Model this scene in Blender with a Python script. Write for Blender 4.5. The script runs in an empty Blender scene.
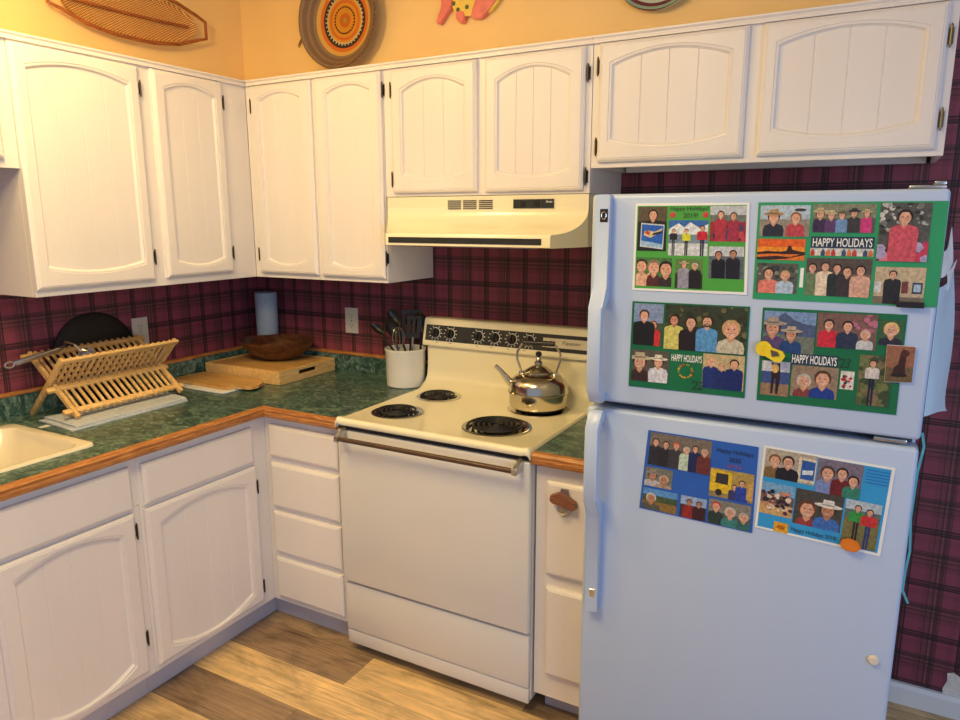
import bpy, bmesh, math, random
from mathutils import Vector, Matrix
PI = math.pi
random.seed(7)
S = bpy.context.scene
COL = S.collection

# ------------------------------------------------------------------ camera
cam_d = bpy.data.cameras.new('camera'); cam = bpy.data.objects.new('camera', cam_d); COL.objects.link(cam)
S.camera = cam
yaw, pitch, roll, fpx = 0.50387, -0.19701, -0.00211, 714.48
d = Vector((-math.sin(yaw)*math.cos(pitch), math.cos(yaw)*math.cos(pitch), math.sin(pitch)))
r_ = d.cross(Vector((0, 0, 1))).normalized(); u_ = r_.cross(d)
r2 = r_*math.cos(roll) + u_*math.sin(roll); u2 = -r_*math.sin(roll) + u_*math.cos(roll)
m = Matrix((r2, u2, -d)).transposed().to_4x4(); m.translation = Vector((2.60996, -2.52027, 1.61615))
cam.matrix_world = m
cam_d.sensor_fit = 'HORIZONTAL'; cam_d.sensor_width = 36.0; cam_d.lens = fpx*36/960; cam_d.clip_start = .05

# ------------------------------------------------------------------ light
S.view_settings.view_transform = 'Standard'; S.view_settings.look = 'None'
S.view_settings.gamma = 1.0; S.view_settings.use_curve_mapping = False
S.view_settings.exposure = 0.0
w = bpy.data.worlds.new('world'); S.world = w; w.use_nodes = True
w.node_tree.nodes['Background'].inputs[0].default_value = (.58, .70, 1.0, 1)
w.node_tree.nodes['Background'].inputs[1].default_value = 0.49

def area(name, loc, target, sx, sy, power, color):
    l = bpy.data.lights.new(name, 'AREA'); l.shape = 'RECTANGLE'; l.size = sx; l.size_y = sy; l.energy = power; l.color = color
    o = bpy.data.objects.new(name, l); COL.objects.link(o); o.location = loc
    o.rotation_euler = (Vector(target)-Vector(loc)).to_track_quat('-Z', 'Y').to_euler()
    return o
pl = bpy.data.lights.new('kitchen_ceiling_light', 'POINT'); pl.energy = 29; pl.color = (1, .70, .27); pl.shadow_soft_size = .11
po = bpy.data.objects.new('kitchen_ceiling_light', pl); COL.objects.link(po); po.location = (.70, -1.46, 2.45)
area('warm_fill_light', (1.55, -2.0, 2.58), (1.5, -1.8, 0), .6, .6, 30, (1, .75, .36))  # added warm fill, evens out upper cabinets and lifts the base ones; no known fixture
area('window_daylight', (4.6, -3.2, 1.5), (1.6, -.6, .9), 1.4, 1.5, 32, (.60, .74, 1.0))

# ------------------------------------------------------------------ helpers
W = {}
def thing(name, label, cat, loc=(0, 0, 0), group=None):
    o = bpy.data.objects.new(name, None); COL.objects.link(o); o.location = loc; o.empty_display_size = .05
    W[o.name] = Vector(loc); tag(o, label, cat, group); return o
def tag(o, label=None, cat=None, group=None, kind=None):
    if label: o['label'] = label
    if cat: o['category'] = cat
    if group: o['group'] = group
    if kind: o['kind'] = kind
    return o
def obj(name, bm, mat, parent=None, smooth=False, origin=None, label=None, recalc=True):
    """link bm (world coordinates) as one mesh object"""
    if recalc: bmesh.ops.recalc_face_normals(bm, faces=bm.faces)
    org = W[parent.name] if parent else Vector(origin) if origin else Vector((0, 0, 0))
    bmesh.ops.translate(bm, verts=bm.verts, vec=-org)
    me = bpy.data.meshes.new(name); bm.to_mesh(me); bm.free()
    for mt in (mat if isinstance(mat, (list, tuple)) else [mat]): me.materials.append(mt)
    if smooth:
        for p in me.polygons: p.use_smooth = True
        try: me.set_sharp_from_angle(angle=math.radians(38))
        except Exception: pass
    o = bpy.data.objects.new(name, me); COL.objects.link(o)
    if parent: o.parent = parent
    else: o.location = org
    W[o.name] = org
    if label: o['label'] = label
    return o
def new(): return bmesh.new()
def box(bm, lo, hi, bev=0, seg=2, mi=0):
    t = bmesh.new(); bmesh.ops.create_cube(t, size=1)
    for v in t.verts: v.co = Vector([(lo[i]+hi[i])/2 + v.co[i]*(hi[i]-lo[i]) for i in range(3)])
    if bev: bmesh.ops.bevel(t, geom=t.edges[:], offset=bev, segments=seg, profile=.5, affect='EDGES', clamp_overlap=True)
    add(bm, t, mi)
def add(bm, t, mi=0):
    mp = {v: bm.verts.new(v.co) for v in t.verts}
    for f in t.faces:
        try: nf = bm.faces.new([mp[v] for v in f.verts]); nf.material_index = mi
        except ValueError: pass
    t.free()
def obox(bm, c, ax, ay, az, hx, hy, hz, bev=0, mi=0):
    """oriented box"""
    t = bmesh.new(); bmesh.ops.create_cube(t, size=1)
    if True:
        for v in t.verts: v.co = Vector((v.co.x*2*hx, v.co.y*2*hy, v.co.z*2*hz))
        if bev: bmesh.ops.bevel(t, geom=t.edges[:], offset=bev, segments=2, profile=.5, affect='EDGES')
        c = Vector(c); ax, ay, az = [Vector(a).normalized() for a in (ax, ay, az)]
        for v in t.verts: v.co = c + ax*v.co.x + ay*v.co.y + az*v.co.z
    add(bm, t, mi)
def bar(bm, p, q, wx, wz, side=(0, 1, 0), bev=0, mi=0):
    p, q = Vector(p), Vector(q); a = (q-p).normalized(); s = Vector(side); n = a.cross(s).normalized(); s = n.cross(a)
    obox(bm, (p+q)/2, a, s, n, (q-p).length/2, wx/2, wz/2, bev, mi)
def frame_for(t, up=Vector((0, 0, 1))):
    if abs(t.dot(up)) > .95: up = Vector((1, 0, 0))
    a = t.cross(up).normalized(); return a, a.cross(t).normalized()
def tube(bm, pts, r, seg=10, closed=False, caps=True, mi=0):
    pts = [Vector(p) for p in pts]; n = len(pts); rings = []; a = None
    for i, p in enumerate(pts):
        t = ((pts[(i+1) % n]-pts[i-1]) if closed else (pts[min(i+1, n-1)]-pts[max(i-1, 0)])).normalized()
        if a is None: a, b = frame_for(t)
        else:
            a = (a - t*a.dot(t)).normalized(); b = a.cross(t)
        rr = r[i] if isinstance(r, (list, tuple)) else r
        rings.append([bm.verts.new(p + (a*math.cos(2*PI*k/seg) + b*math.sin(2*PI*k/seg))*rr) for k in range(seg)])
    m_ = n if closed else n-1
    for i in range(m_):
        A, B = rings[i], rings[(i+1) % n]
        for k in range(seg):
            f = bm.faces.new((A[k], A[(k+1) % seg], B[(k+1) % seg], B[k])); f.material_index = mi
    if caps and not closed:
        for R in (rings[0], rings[-1]):
            f = bm.faces.new(R); f.material_index = mi
def cyl(bm, p, q, r, r1=None, seg=24, mi=0): tube(bm, [p, q], [r, r if r1 is None else r1], seg, mi=mi)
def lathe(bm, prof, c=(0, 0, 0), seg=40, ax=None, mi=0):
    """prof: (radius, height); ax = (e1,e2,axis)"""
    c = Vector(c); e1, e2, e3 = [Vector(a) for a in (ax or ((1, 0, 0), (0, 1, 0), (0, 0, 1)))]
    rings = []
    for r, h in prof:
        if r < 1e-5: rings.append([bm.verts.new(c+e3*h)])
        else: rings.append([bm.verts.new(c+e3*h+(e1*math.cos(2*PI*k/seg)+e2*math.sin(2*PI*k/seg))*r) for k in range(seg)])
    for A, B in zip(rings, rings[1:]):
        for k in range(seg):
            k2 = (k+1) % seg
            vs = [A[k % len(A)], A[k2 % len(A)], B[k2 % len(B)], B[k % len(B)]]
            vs = list(dict.fromkeys(vs))
            if len(vs) > 2:
                f = bm.faces.new(vs); f.material_index = mi
def prism(bm, poly, f0, f1, mi=0):
    """poly: list of 2D; f0,f1 map 2D->3D for both ends"""
    A = [bm.verts.new(f0(*p)) for p in poly]; B = [bm.verts.new(f1(*p)) for p in poly]; n = len(poly)
    fs = [bm.faces.new(A), bm.faces.new(B[::-1])]
    for i in range(n): fs.append(bm.faces.new((A[i], B[i], B[(i+1) % n], A[(i+1) % n])))
    for f in fs: f.material_index = mi
def ell(cx, cy, rx, ry, n=20, a0=0, a1=2*PI):
    full = abs(a1-a0-2*PI) < 1e-6
    return [(cx+rx*math.cos(a0+(a1-a0)*k/(n if full else n-1)), cy+ry*math.sin(a0+(a1-a0)*k/(n if full else n-1))) for k in range(n)]

# ------------------------------------------------------------------ materials
MATS = {}
def nt(name):
    mt = bpy.data.materials.new(name); mt.use_nodes = True; t = mt.node_tree
    return mt, t, t.nodes['Principled BSDF']
def N(t, typ, **k):
    n = t.nodes.new(typ)
    for a, v in k.items():
        if a == 'inp':
            for i, x in v.items(): n.inputs[i].default_value = x
        else: setattr(n, a, v)
    return n
def ramp(t, stops, interp='LINEAR'):
    n = t.nodes.new('ShaderNodeValToRGB'); cr = n.color_ramp; cr.interpolation = interp
    while len(cr.elements) > 1: cr.elements.remove(cr.elements[-1])
    cr.elements[0].position = stops[0][0]; cr.elements[0].color = (*stops[0][1], 1)
    for p, c in stops[1:]:
        e = cr.elements.new(p); e.color = (*c, 1)
    return n
def c3(h):   # sRGB 0..255 to linear
    return tuple(((x/255)/12.92 if x/255 <= .04045 else ((x/255+.055)/1.055)**2.4) for x in h)
def mat(name, col, rough=.5, metal=0, var=.06, scale=8, bump=0, bscale=60, coat=0, spec=.5, trans=0, stretch=(1, 1, 1)):
    mt, t, b = nt(name)
    tc = N(t, 'ShaderNodeTexCoord'); mp = N(t, 'ShaderNodeMapping', inp={3: stretch})
    t.links.new(tc.outputs['Object'], mp.inputs[0])
    ns = N(t, 'ShaderNodeTexNoise', inp={2: scale, 3: 3}); t.links.new(mp.outputs[0], ns.inputs[0])
    lo = tuple(x*(1-var) for x in col); hi = tuple(min(1, x*(1+var)) for x in col)
    rp = ramp(t, [(.3, lo), (.7, hi)]); t.links.new(ns.outputs[0], rp.inputs[0]); t.links.new(rp.outputs[0], b.inputs['Base Color'])
    b.inputs['Roughness'].default_value = rough; b.inputs['Metallic'].default_value = metal
    b.inputs['Coat Weight'].default_value = coat; b.inputs['Specular IOR Level'].default_value = spec
    b.inputs['Transmission Weight'].default_value = trans
    if bump:
        n2 = N(t, 'ShaderNodeTexNoise', inp={2: bscale, 3: 2}); t.links.new(mp.outputs[0], n2.inputs[0])
        bp = N(t, 'ShaderNodeBump', inp={0: bump, 1: .002}); t.links.new(n2.outputs[0], bp.inputs['Height']); t.links.new(bp.outputs[0], b.inputs['Normal'])
    return mt
def wood(name, c1, c2, axis=1, scale=14, rough=.45, dist=2.2, bump=.15):
    mt, t, b = nt(name)
    tc = N(t, 'ShaderNodeTexCoord'); s = [scale]*3; s[axis] = scale*.09
    mp = N(t, 'ShaderNodeMapping', inp={3: s}); t.links.new(tc.outputs['Object'], mp.inputs[0])
    ns = N(t, 'ShaderNodeTexNoise', inp={2: 3.0, 3: 6, 4: .65, 8: dist}); t.links.new(mp.outputs[0], ns.inputs[0])
    rp = ramp(t, [(.32, c1), (.5, tuple((a+b_)/2 for a, b_ in zip(c1, c2))), (.62, c2)]); t.links.new(ns.outputs[0], rp.inputs[0])
    t.links.new(rp.outputs[0], b.inputs['Base Color']); b.inputs['Roughness'].default_value = rough
    bp = N(t, 'ShaderNodeBump', inp={0: bump, 1: .001}); t.links.new(ns.outputs[0], bp.inputs['Height']); t.links.new(bp.outputs[0], b.inputs['Normal'])
    return mt
M = {}
M['cab'] = mat('cabinet_paint', (.80, .75, .72), .38, var=.03, scale=5, bump=.12, bscale=40, stretch=(1, 1, .12))
M['cabside'] = mat('cabinet_side_paint', (.74, .68, .64), .45, var=.03, scale=5)
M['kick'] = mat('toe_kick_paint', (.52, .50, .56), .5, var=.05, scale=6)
M['hinge'] = mat('bronze_hinge', (.07, .055, .04), .35, .8, scale=30)
M['brass'] = mat('aged_brass_hinge', (.22, .17, .10), .35, .9, scale=30)
M['almond'] = mat('almond_enamel', (.86, .80, .58), .22, var=.015, scale=4, coat=.3)
M['doorw'] = mat('oven_front_enamel', (.70, .68, .65), .25, var=.015, scale=4, coat=.3)
M['black'] = mat('black_plastic', (.012, .012, .013), .35, var=.1)
M['panelblk'] = mat('control_panel_glass', (.035, .038, .04), .22, var=.1, scale=30)
M['coil'] = mat('burner_coil', (.02, .02, .021), .45, .3)
M['chrome'] = mat('chrome', (.62, .60, .56), .14, 1, var=.08, scale=20)
M['steel'] = mat('kettle_steel', (.66, .60, .48), .17, 1, var=.06, scale=7)
M['dsteel'] = mat('dull_steel', (.50, .50, .50), .32, 1, var=.08, scale=30)
M['bronzebar'] = mat('oven_handle_bronze', (.10, .06, .04), .4, .4, var=.08)
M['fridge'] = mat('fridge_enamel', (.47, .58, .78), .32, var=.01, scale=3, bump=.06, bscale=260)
M['gasket'] = mat('grey_gasket', (.10, .11, .14), .6)
M['white'] = mat('white_plastic', (.82, .82, .80), .35, var=.02)
M['outlet'] = mat('ivory_outlet_plastic', (.66, .62, .52), .4, var=.03)
M['ceramic'] = mat('white_ceramic', (.82, .80, .74), .2, var=.02, coat=.4)
M['sink'] = mat('cream_sink_enamel', (.86, .78, .60), .16, var=.02, coat=.4)
M['oak'] = wood('oak_edge', c3((142, 84, 42)), c3((202, 138, 74)), 1, 26)
M['oakx'] = wood('oak_edge_along', c3((142, 84, 42)), c3((202, 138, 74)), 0, 26)
M['bamboo'] = wood('bamboo', c3((208, 160, 92)), c3((244, 206, 140)), 1, 22)
M['bamboox'] = wood('bamboo_slat', c3((202, 154, 88)), c3((242, 204, 138)), 2, 22)
M['board'] = wood('maple_board', c3((188, 140, 78)), c3((222, 178, 112)), 0, 14)
M['walnut'] = wood('walnut_bowl', c3((48, 26, 16)), c3((104, 60, 36)), 0, 10, .3)
M['redwood'] = wood('red_wood', c3((96, 56, 40)), c3((150, 98, 72)), 0, 60, .35)
M['towel'] = mat('grey_cloth', (.48, .53, .62), .95, var=.12, scale=90, bump=.5, bscale=300)
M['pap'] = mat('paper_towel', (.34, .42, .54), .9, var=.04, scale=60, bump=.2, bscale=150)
M['wok'] = mat('black_seasoned_iron', (.012, .011, .011), .42, .3, var=.25, scale=8)
M['bluepap'] = mat('pale_blue_plastic', (.60, .82, .97), .35, var=.05, scale=12)
M['teal'] = mat('teal_ribbon', (.12, .50, .55), .4, var=.1, scale=20)
M['cream'] = mat('cream_plastic', (.68, .64, .55), .4)
M['ceiling'] = mat('ceiling_paint', (.80, .74, .64), .8, scale=20, bump=.3)
M['darkwood'] = mat('fish_shadow_edge', (.25, .05, .03), .6)

def attr_mat(name, rough=.5, noise=0, nscale=200):
    mt, t, b = nt(name); a = N(t, 'ShaderNodeAttribute', attribute_name='Col')
    if noise:
        tc = N(t, 'ShaderNodeTexCoord'); ns = N(t, 'ShaderNodeTexNoise', inp={2: nscale, 3: 3}); t.links.new(tc.outputs['Object'], ns.inputs[0])
        rp = ramp(t, [(.3, (1-noise,)*3), (.7, (1+noise*.4,)*3)]); t.links.new(ns.outputs[0], rp.inputs[0])
        mx = N(t, 'ShaderNodeMix', data_type='RGBA', blend_type='MULTIPLY', inp={0: 1.0})
        t.links.new(a.outputs[0], mx.inputs[6]); t.links.new(rp.outputs[0], mx.inputs[7]); t.links.new(mx.outputs[2], b.inputs['Base Color'])
    else: t.links.new(a.outputs[0], b.inputs['Base Color'])
    b.inputs['Roughness'].default_value = rough
    return mt
M['print'] = attr_mat('printed_photo', .45, .35, 160)
M['paint'] = attr_mat('painted_ceramic', .35, .15, 60)

def laminate():
    mt, t, b = nt('green_marble_laminate'); tc = N(t, 'ShaderNodeTexCoord')
    mp = N(t, 'ShaderNodeMapping', inp={3: (1, 1.5, 1), 2: (0, 0, .6)}); t.links.new(tc.outputs['Object'], mp.inputs[0])
    n1 = N(t, 'ShaderNodeTexNoise', inp={2: 22, 3: 8, 4: .75, 8: 1.6}); t.links.new(mp.outputs[0], n1.inputs[0])
    rp = ramp(t, [(.30, c3((18, 38, 38))), (.44, c3((44, 74, 70))), (.52, c3((68, 100, 92))), (.59, c3((134, 158, 142))), (.66, c3((52, 82, 76)))])
    t.links.new(n1.outputs[0], rp.inputs[0]); t.links.new(rp.outputs[0], b.inputs['Base Color'])
    b.inputs['Roughness'].default_value = .28; return mt
M['lam'] = laminate()

def plaid(axis):
    """paper: tan paint above the cupboards (back wall: only left of x=2.745), plaid paper elsewhere; axis = horizontal axis"""
    mt, t, b = nt('plaid_wallpaper_' + 'xy'[axis]); L = t.links.new
    geo = N(t, 'ShaderNodeNewGeometry'); sp = N(t, 'ShaderNodeSeparateXYZ'); L(geo.outputs['Position'], sp.inputs[0])
    def m_(op, a, b_=None, c=None):
        n = N(t, 'ShaderNodeMath', operation=op)
        for i, x in enumerate((a, b_, c)):
            if x is None: continue
            if isinstance(x, (int, float)): n.inputs[i].default_value = x
            else: L(x, n.inputs[i])
        return n.outputs[0]
    P_ = .1745
    off = .345 if axis == 0 else .06
    u = m_('FRACT', m_('DIVIDE', m_('ADD', sp.outputs[axis], -off + 100*P_), P_))
    v = m_('FRACT', m_('DIVIDE', m_('ADD', sp.outputs[2], -1.345 + .0 + 100*P_*1.04), P_*1.04))
    k = (1, 1, 1); g = (.20, .22, .18); dk = (.05, .05, .06)
    # multiply colour by position in the repeat: black double line at 0, tan-green band about .5
    st = [(0, (.10, .12, .14)), (.020, (.7, .6, .6)), (.05, (.10, .12, .14)), (.075, k), (.30, (.8, .8, .8)), (.385, (.30, .30, .28)), (.40, (.72, .95, .72)), (.465, (.35, .40, .34)), (.50, (.85, 1.25, .95)), (.535, (.35, .40, .34)), (.60, (.72, .95, .72)), (.615, (.30, .30, .28)), (.63, k), (.80, (.85, .85, .85)), (.90, k), (.955, (.10, .12, .14)), (.985, (.7, .6, .6))]
    ru = ramp(t, st, 'CONSTANT'); rv = ramp(t, st, 'CONSTANT'); L(u, ru.inputs[0]); L(v, rv.inputs[0])
    mx = N(t, 'ShaderNodeMix', data_type='RGBA', blend_type='MULTIPLY', inp={0: 1.0}); L(ru.outputs[0], mx.inputs[6]); L(rv.outputs[0], mx.inputs[7])
    base = N(t, 'ShaderNodeMix', data_type='RGBA', blend_type='MULTIPLY', inp={0: 1.0}); L(mx.outputs[2], base.inputs[6]); base.inputs[7].default_value = (.26, .043, .072, 1)
    ad = N(t, 'ShaderNodeMix', data_type='RGBA', blend_type='ADD', inp={0: 1.0}); L(base.outputs[2], ad.inputs[6]); ad.inputs[7].default_value = (.008, .008, .009, 1)
    # tan paint
    ns = N(t, 'ShaderNodeTexNoise', inp={2: 3, 3: 2}); L(geo.outputs['Position'], ns.inputs[0])
    pr = ramp(t, [(.3, (.88, .60, .25)), (.7, (.93, .65, .28))]); L(ns.outputs[0], pr.inputs[0])
    f = m_('GREATER_THAN', sp.outputs[2], 2.0)
    if axis == 0: f = m_('MULTIPLY', f, m_('LESS_THAN', sp.outputs[0], 2.733))
    fx = N(t, 'ShaderNodeMix', data_type='RGBA'); L(f, fx.inputs[0]); L(ad.outputs[2], fx.inputs[6]); L(pr.outputs[0], fx.inputs[7])
    L(fx.outputs[2], b.inputs['Base Color']); b.inputs['Roughness'].default_value = .6
    n2 = N(t, 'ShaderNodeTexNoise', inp={2: 90, 3: 2}); L(geo.outputs['Position'], n2.inputs[0])
    bp = N(t, 'ShaderNodeBump', inp={0: .25, 1: .002}); L(n2.outputs[0], bp.inputs['Height']); L(bp.outputs[0], b.inputs['Normal'])
    return mt

def floor_mat():
    mt, t, b = nt('wood_plank_floor'); L = t.links.new
    a = N(t, 'ShaderNodeAttribute', attribute_name='Col'); tc = N(t, 'ShaderNodeTexCoord')
    of = N(t, 'ShaderNodeVectorMath', operation='MULTIPLY_ADD'); L(a.outputs[1], of.inputs[0]); of.inputs[1].default_value = (90, 70, 50); L(tc.outputs['Object'], of.inputs[2])
    mp = N(t, 'ShaderNodeMapping', inp={3: (1.6, 34, 1)}); L(of.outputs[0], mp.inputs[0])
    n1 = N(t, 'ShaderNodeTexNoise', inp={2: 1.4, 3: 8, 4: .72, 8: 1.6}); L(mp.outputs[0], n1.inputs[0])
    mp2 = N(t, 'ShaderNodeMapping', inp={3: (3.0, 7, 1)}); L(of.outputs[0], mp2.inputs[0])
    n2 = N(t, 'ShaderNodeTexNoise', inp={2: 1.3, 3: 4, 4: .6, 8: .8}); L(mp2.outputs[0], n2.inputs[0])
    r1 = ramp(t, [(.28, (.50, .47, .44)), (.44, (.98, .96, .93)), (.60, (1.35, 1.33, 1.30)), (.74, (.85, .82, .78))]); L(n1.outputs[0], r1.inputs[0])
    r2 = ramp(t, [(.30, (.62, .60, .60)), (.50, (1.05, 1.05, 1.05)), (.7, (1.3, 1.27, 1.2))]); L(n2.outputs[0], r2.inputs[0])
    m1 = N(t, 'ShaderNodeMix', data_type='RGBA', blend_type='MULTIPLY', inp={0: 1.0}); L(r1.outputs[0], m1.inputs[6]); L(r2.outputs[0], m1.inputs[7])
    m2 = N(t, 'ShaderNodeMix', data_type='RGBA', blend_type='MULTIPLY', inp={0: 1.0}); L(m1.outputs[2], m2.inputs[6]); L(a.outputs[0], m2.inputs[7])
    L(m2.outputs[2], b.inputs['Base Color']); b.inputs['Roughness'].default_value = .42
    return mt
def woven(name, cols, kind='rings', scale=1.0):
    """object-space (x,z) ring pattern with fine weave bump; cols: ramp stops over radius (m)"""
    mt, t, b = nt(name); L = t.links.new
    tc = N(t, 'ShaderNodeTexCoord'); sp = N(t, 'ShaderNodeSeparateXYZ'); L(tc.outputs['Object'], sp.inputs[0])
    cb = N(t, 'ShaderNodeCombineXYZ'); L(sp.outputs[0], cb.inputs[0]); L(sp.outputs[2], cb.inputs[1])
    ln = N(t, 'ShaderNodeVectorMath', operation='LENGTH'); L(cb.outputs[0], ln.inputs[0])
    an = N(t, 'ShaderNodeMath', operation='ARCTAN2'); L(sp.outputs[2], an.inputs[0]); L(sp.outputs[0], an.inputs[1])
    rad = ln.outputs['Value']
    if kind == 'spiral':
        ml = N(t, 'ShaderNodeMath', operation='MULTIPLY_ADD', inp={1: .004}); L(an.outputs[0], ml.inputs[0]); L(rad, ml.inputs[2]); rad = ml.outputs[0]
    dv = N(t, 'ShaderNodeMath', operation='DIVIDE', inp={1: scale}); L(rad, dv.inputs[0])
    rp = ramp(t, cols, 'CONSTANT'); L(dv.outputs[0], rp.inputs[0])
    # stitch: angular and radial sine
    s1 = N(t, 'ShaderNodeMath', operation='MULTIPLY', inp={1: 64}); L(an.outputs[0], s1.inputs[0])
    s2 = N(t, 'ShaderNodeMath', operation='SINE'); L(s1.outputs[0], s2.inputs[0])
    s3 = N(t, 'ShaderNodeMath', operation='MULTIPLY', inp={1: 900}); L(ln.outputs['Value'], s3.inputs[0])
    s4 = N(t, 'ShaderNodeMath', operation='SINE'); L(s3.outputs[0], s4.inputs[0])
    s5 = N(t, 'ShaderNodeMath', operation='MULTIPLY'); L(s2.outputs[0], s5.inputs[0]); L(s4.outputs[0], s5.inputs[1])
    r2 = ramp(t, [(.0, (.62, .60, .56)), (.6, (1.05, 1.05, 1.05))]); ma = N(t, 'ShaderNodeMath', operation='MULTIPLY_ADD', inp={1: .5, 2: .5}); L(s5.outputs[0], ma.inputs[0]); L(ma.outputs[0], r2.inputs[0])
    mx = N(t, 'ShaderNodeMix', data_type='RGBA', blend_type='MULTIPLY', inp={0: (1.0 if kind == 'rings' else .3)}); L(rp.outputs[0], mx.inputs[6]); L(r2.outputs[0], mx.inputs[7])
    L(mx.outputs[2], b.inputs['Base Color']); b.inputs['Roughness'].default_value = .6 if kind == 'rings' else .25
    if kind == 'rings':
        bp = N(t, 'ShaderNodeBump', inp={0: .6, 1: .002}); L(s5.outputs[0], bp.inputs['Height']); L(bp.outputs[0], b.inputs['Normal'])
    return mt
def rattan():
    mt, t, b = nt('woven_rattan'); L = t.links.new
    tc = N(t, 'ShaderNodeTexCoord'); sp = N(t, 'ShaderNodeSeparateXYZ'); L(tc.outputs['Object'], sp.inputs[0])
    def s(o, k, ph=0):
        a = N(t, 'ShaderNodeMath', operation='MULTIPLY', inp={1: k}); L(o, a.inputs[0]); c = N(t, 'ShaderNodeMath', operation='SINE'); L(a.outputs[0], c.inputs[0]); return c.outputs[0]
    pr = N(t, 'ShaderNodeMath', operation='MULTIPLY'); L(s(sp.outputs[1], 420), pr.inputs[0]); L(s(sp.outputs[2], 700), pr.inputs[1])
    ma = N(t, 'ShaderNodeMath', operation='MULTIPLY_ADD', inp={1: .5, 2: .5}); L(pr.outputs[0], ma.inputs[0])
    rp = ramp(t, [(.2, c3((130, 76, 34))), (.45, c3((214, 146, 72))), (.8, c3((246, 196, 120)))]); L(ma.outputs[0], rp.inputs[0]); L(rp.outputs[0], b.inputs['Base Color'])
    bp = N(t, 'ShaderNodeBump', inp={0: .7, 1: .003}); L(pr.outputs[0], bp.inputs['Height']); L(bp.outputs[0], b.inputs['Normal'])
    b.inputs['Roughness'].default_value = .5; return mt

# ------------------------------------------------------------------ setting
XW, YW = -.07, .055
def struct(name, bm, mt):
    o = obj(name, bm, mt); o['kind'] = 'structure'; return o
bm = new(); box(bm, (XW-.1, YW, -.02), (4.9, YW+.1, 2.62)); struct('wall_back', bm, plaid(0))
bm = new(); box(bm, (XW-.1, -4.9, -.02), (XW, YW-.0005, 2.62)); struct('wall_left', bm, plaid(1))
bm = new(); box(bm, (XW-.1, -4.9, 2.62), (4.9, YW+.1, 2.7)); struct('ceiling', bm, M['ceiling'])
# floor of planks
def floor():
    bm = new(); cl = bm.loops.layers.float_color.new('Col')
    def q(x0, x1, y0, y1, c):
        f = bm.faces.new([bm.verts.new(p) for p in ((x0, y0, 0), (x1, y0, 0), (x1, y1, 0), (x0, y1, 0))])
        for l in f.loops: l[cl] = (*c, 1)
    tones = [c3((188, 160, 116)), c3((146, 122, 96)), c3((206, 176, 126)), c3((166, 140, 106)), c3((136, 114, 92))]
    g = .0006; rw = .176; y1 = YW; row = 0; ytop = -.785 + 5*rw
    fixed = {4: [(-1.2, -.1, 3), (-.1, 1.10, 1), (1.10, 2.3, 2)], 5: [(-.7, .5, 2), (.5, 1.72, 2), (1.72, 3.0, 3)], 6: [(-.9, 1.05, 1), (1.05, 2.25, 4), (2.25, 3.4, 0)], 7: [(-.9, .25, 0), (.25, 1.45, 0), (1.45, 2.6, 3)]}
    q(XW-.1, 4.9, -4.9, YW+.1, c3((60, 44, 32)))
    rr = random.Random(3)
    for r in range(34):
        ya, yb = ytop-(r+1)*rw, ytop-r*rw
        segs = fixed.get(r, [])
        x = segs[-1][1] if segs else -.3 - rr.random()
        segs = list(segs)
        while x < 4.9:
            n = x+1.2; segs.append((x, n, rr.randrange(5))); x = n
        for a, b_, k in segs:
            f = bm.faces.new([bm.verts.new(p) for p in ((max(a, XW-.1)+g, ya+g, .001), (min(b_, 4.9)-g, ya+g, .001), (min(b_, 4.9)-g, yb-g, .001), (max(a, XW-.1)+g, yb-g, .001))])
            jit = 1+(rr.random()-.5)*.12
            for l in f.loops: l[cl] = (*[min(1, c*jit) for c in tones[k]], 1)
    o = obj('floor', bm, floor_mat(), recalc=False); o['kind'] = 'structure'
floor()
bm = new()
prism(bm, [(YW-.001, 0.002), (YW-.022, .002), (YW-.022, .062), (YW-.014, .075), (YW-.001, .075)], lambda a, b: (2.75, a, b), lambda a, b: (4.9, a, b))
struct('baseboard_back', bm, M['white'])
# patch of torn wallpaper low on the wall
bm = new(); prism(bm, [(2.935, .06), (2.96, .055), (2.985, .05), (3.02, .06), (3.02, .15), (2.985, .155), (2.972, .145), (2.955, .155), (2.938, .148), (2.94, .12), (2.93, .09)], lambda a, b: (a, YW-.0005, b), lambda a, b: (a, YW-.004, b))
o = obj('wall_patch', bm, mat('bare_plaster', (.78, .72, .62), .9, var=.12, scale=60)); tag(o, 'torn bare cream patch low on the plaid wallpaper right of the fridge', 'wall patch')

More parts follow.
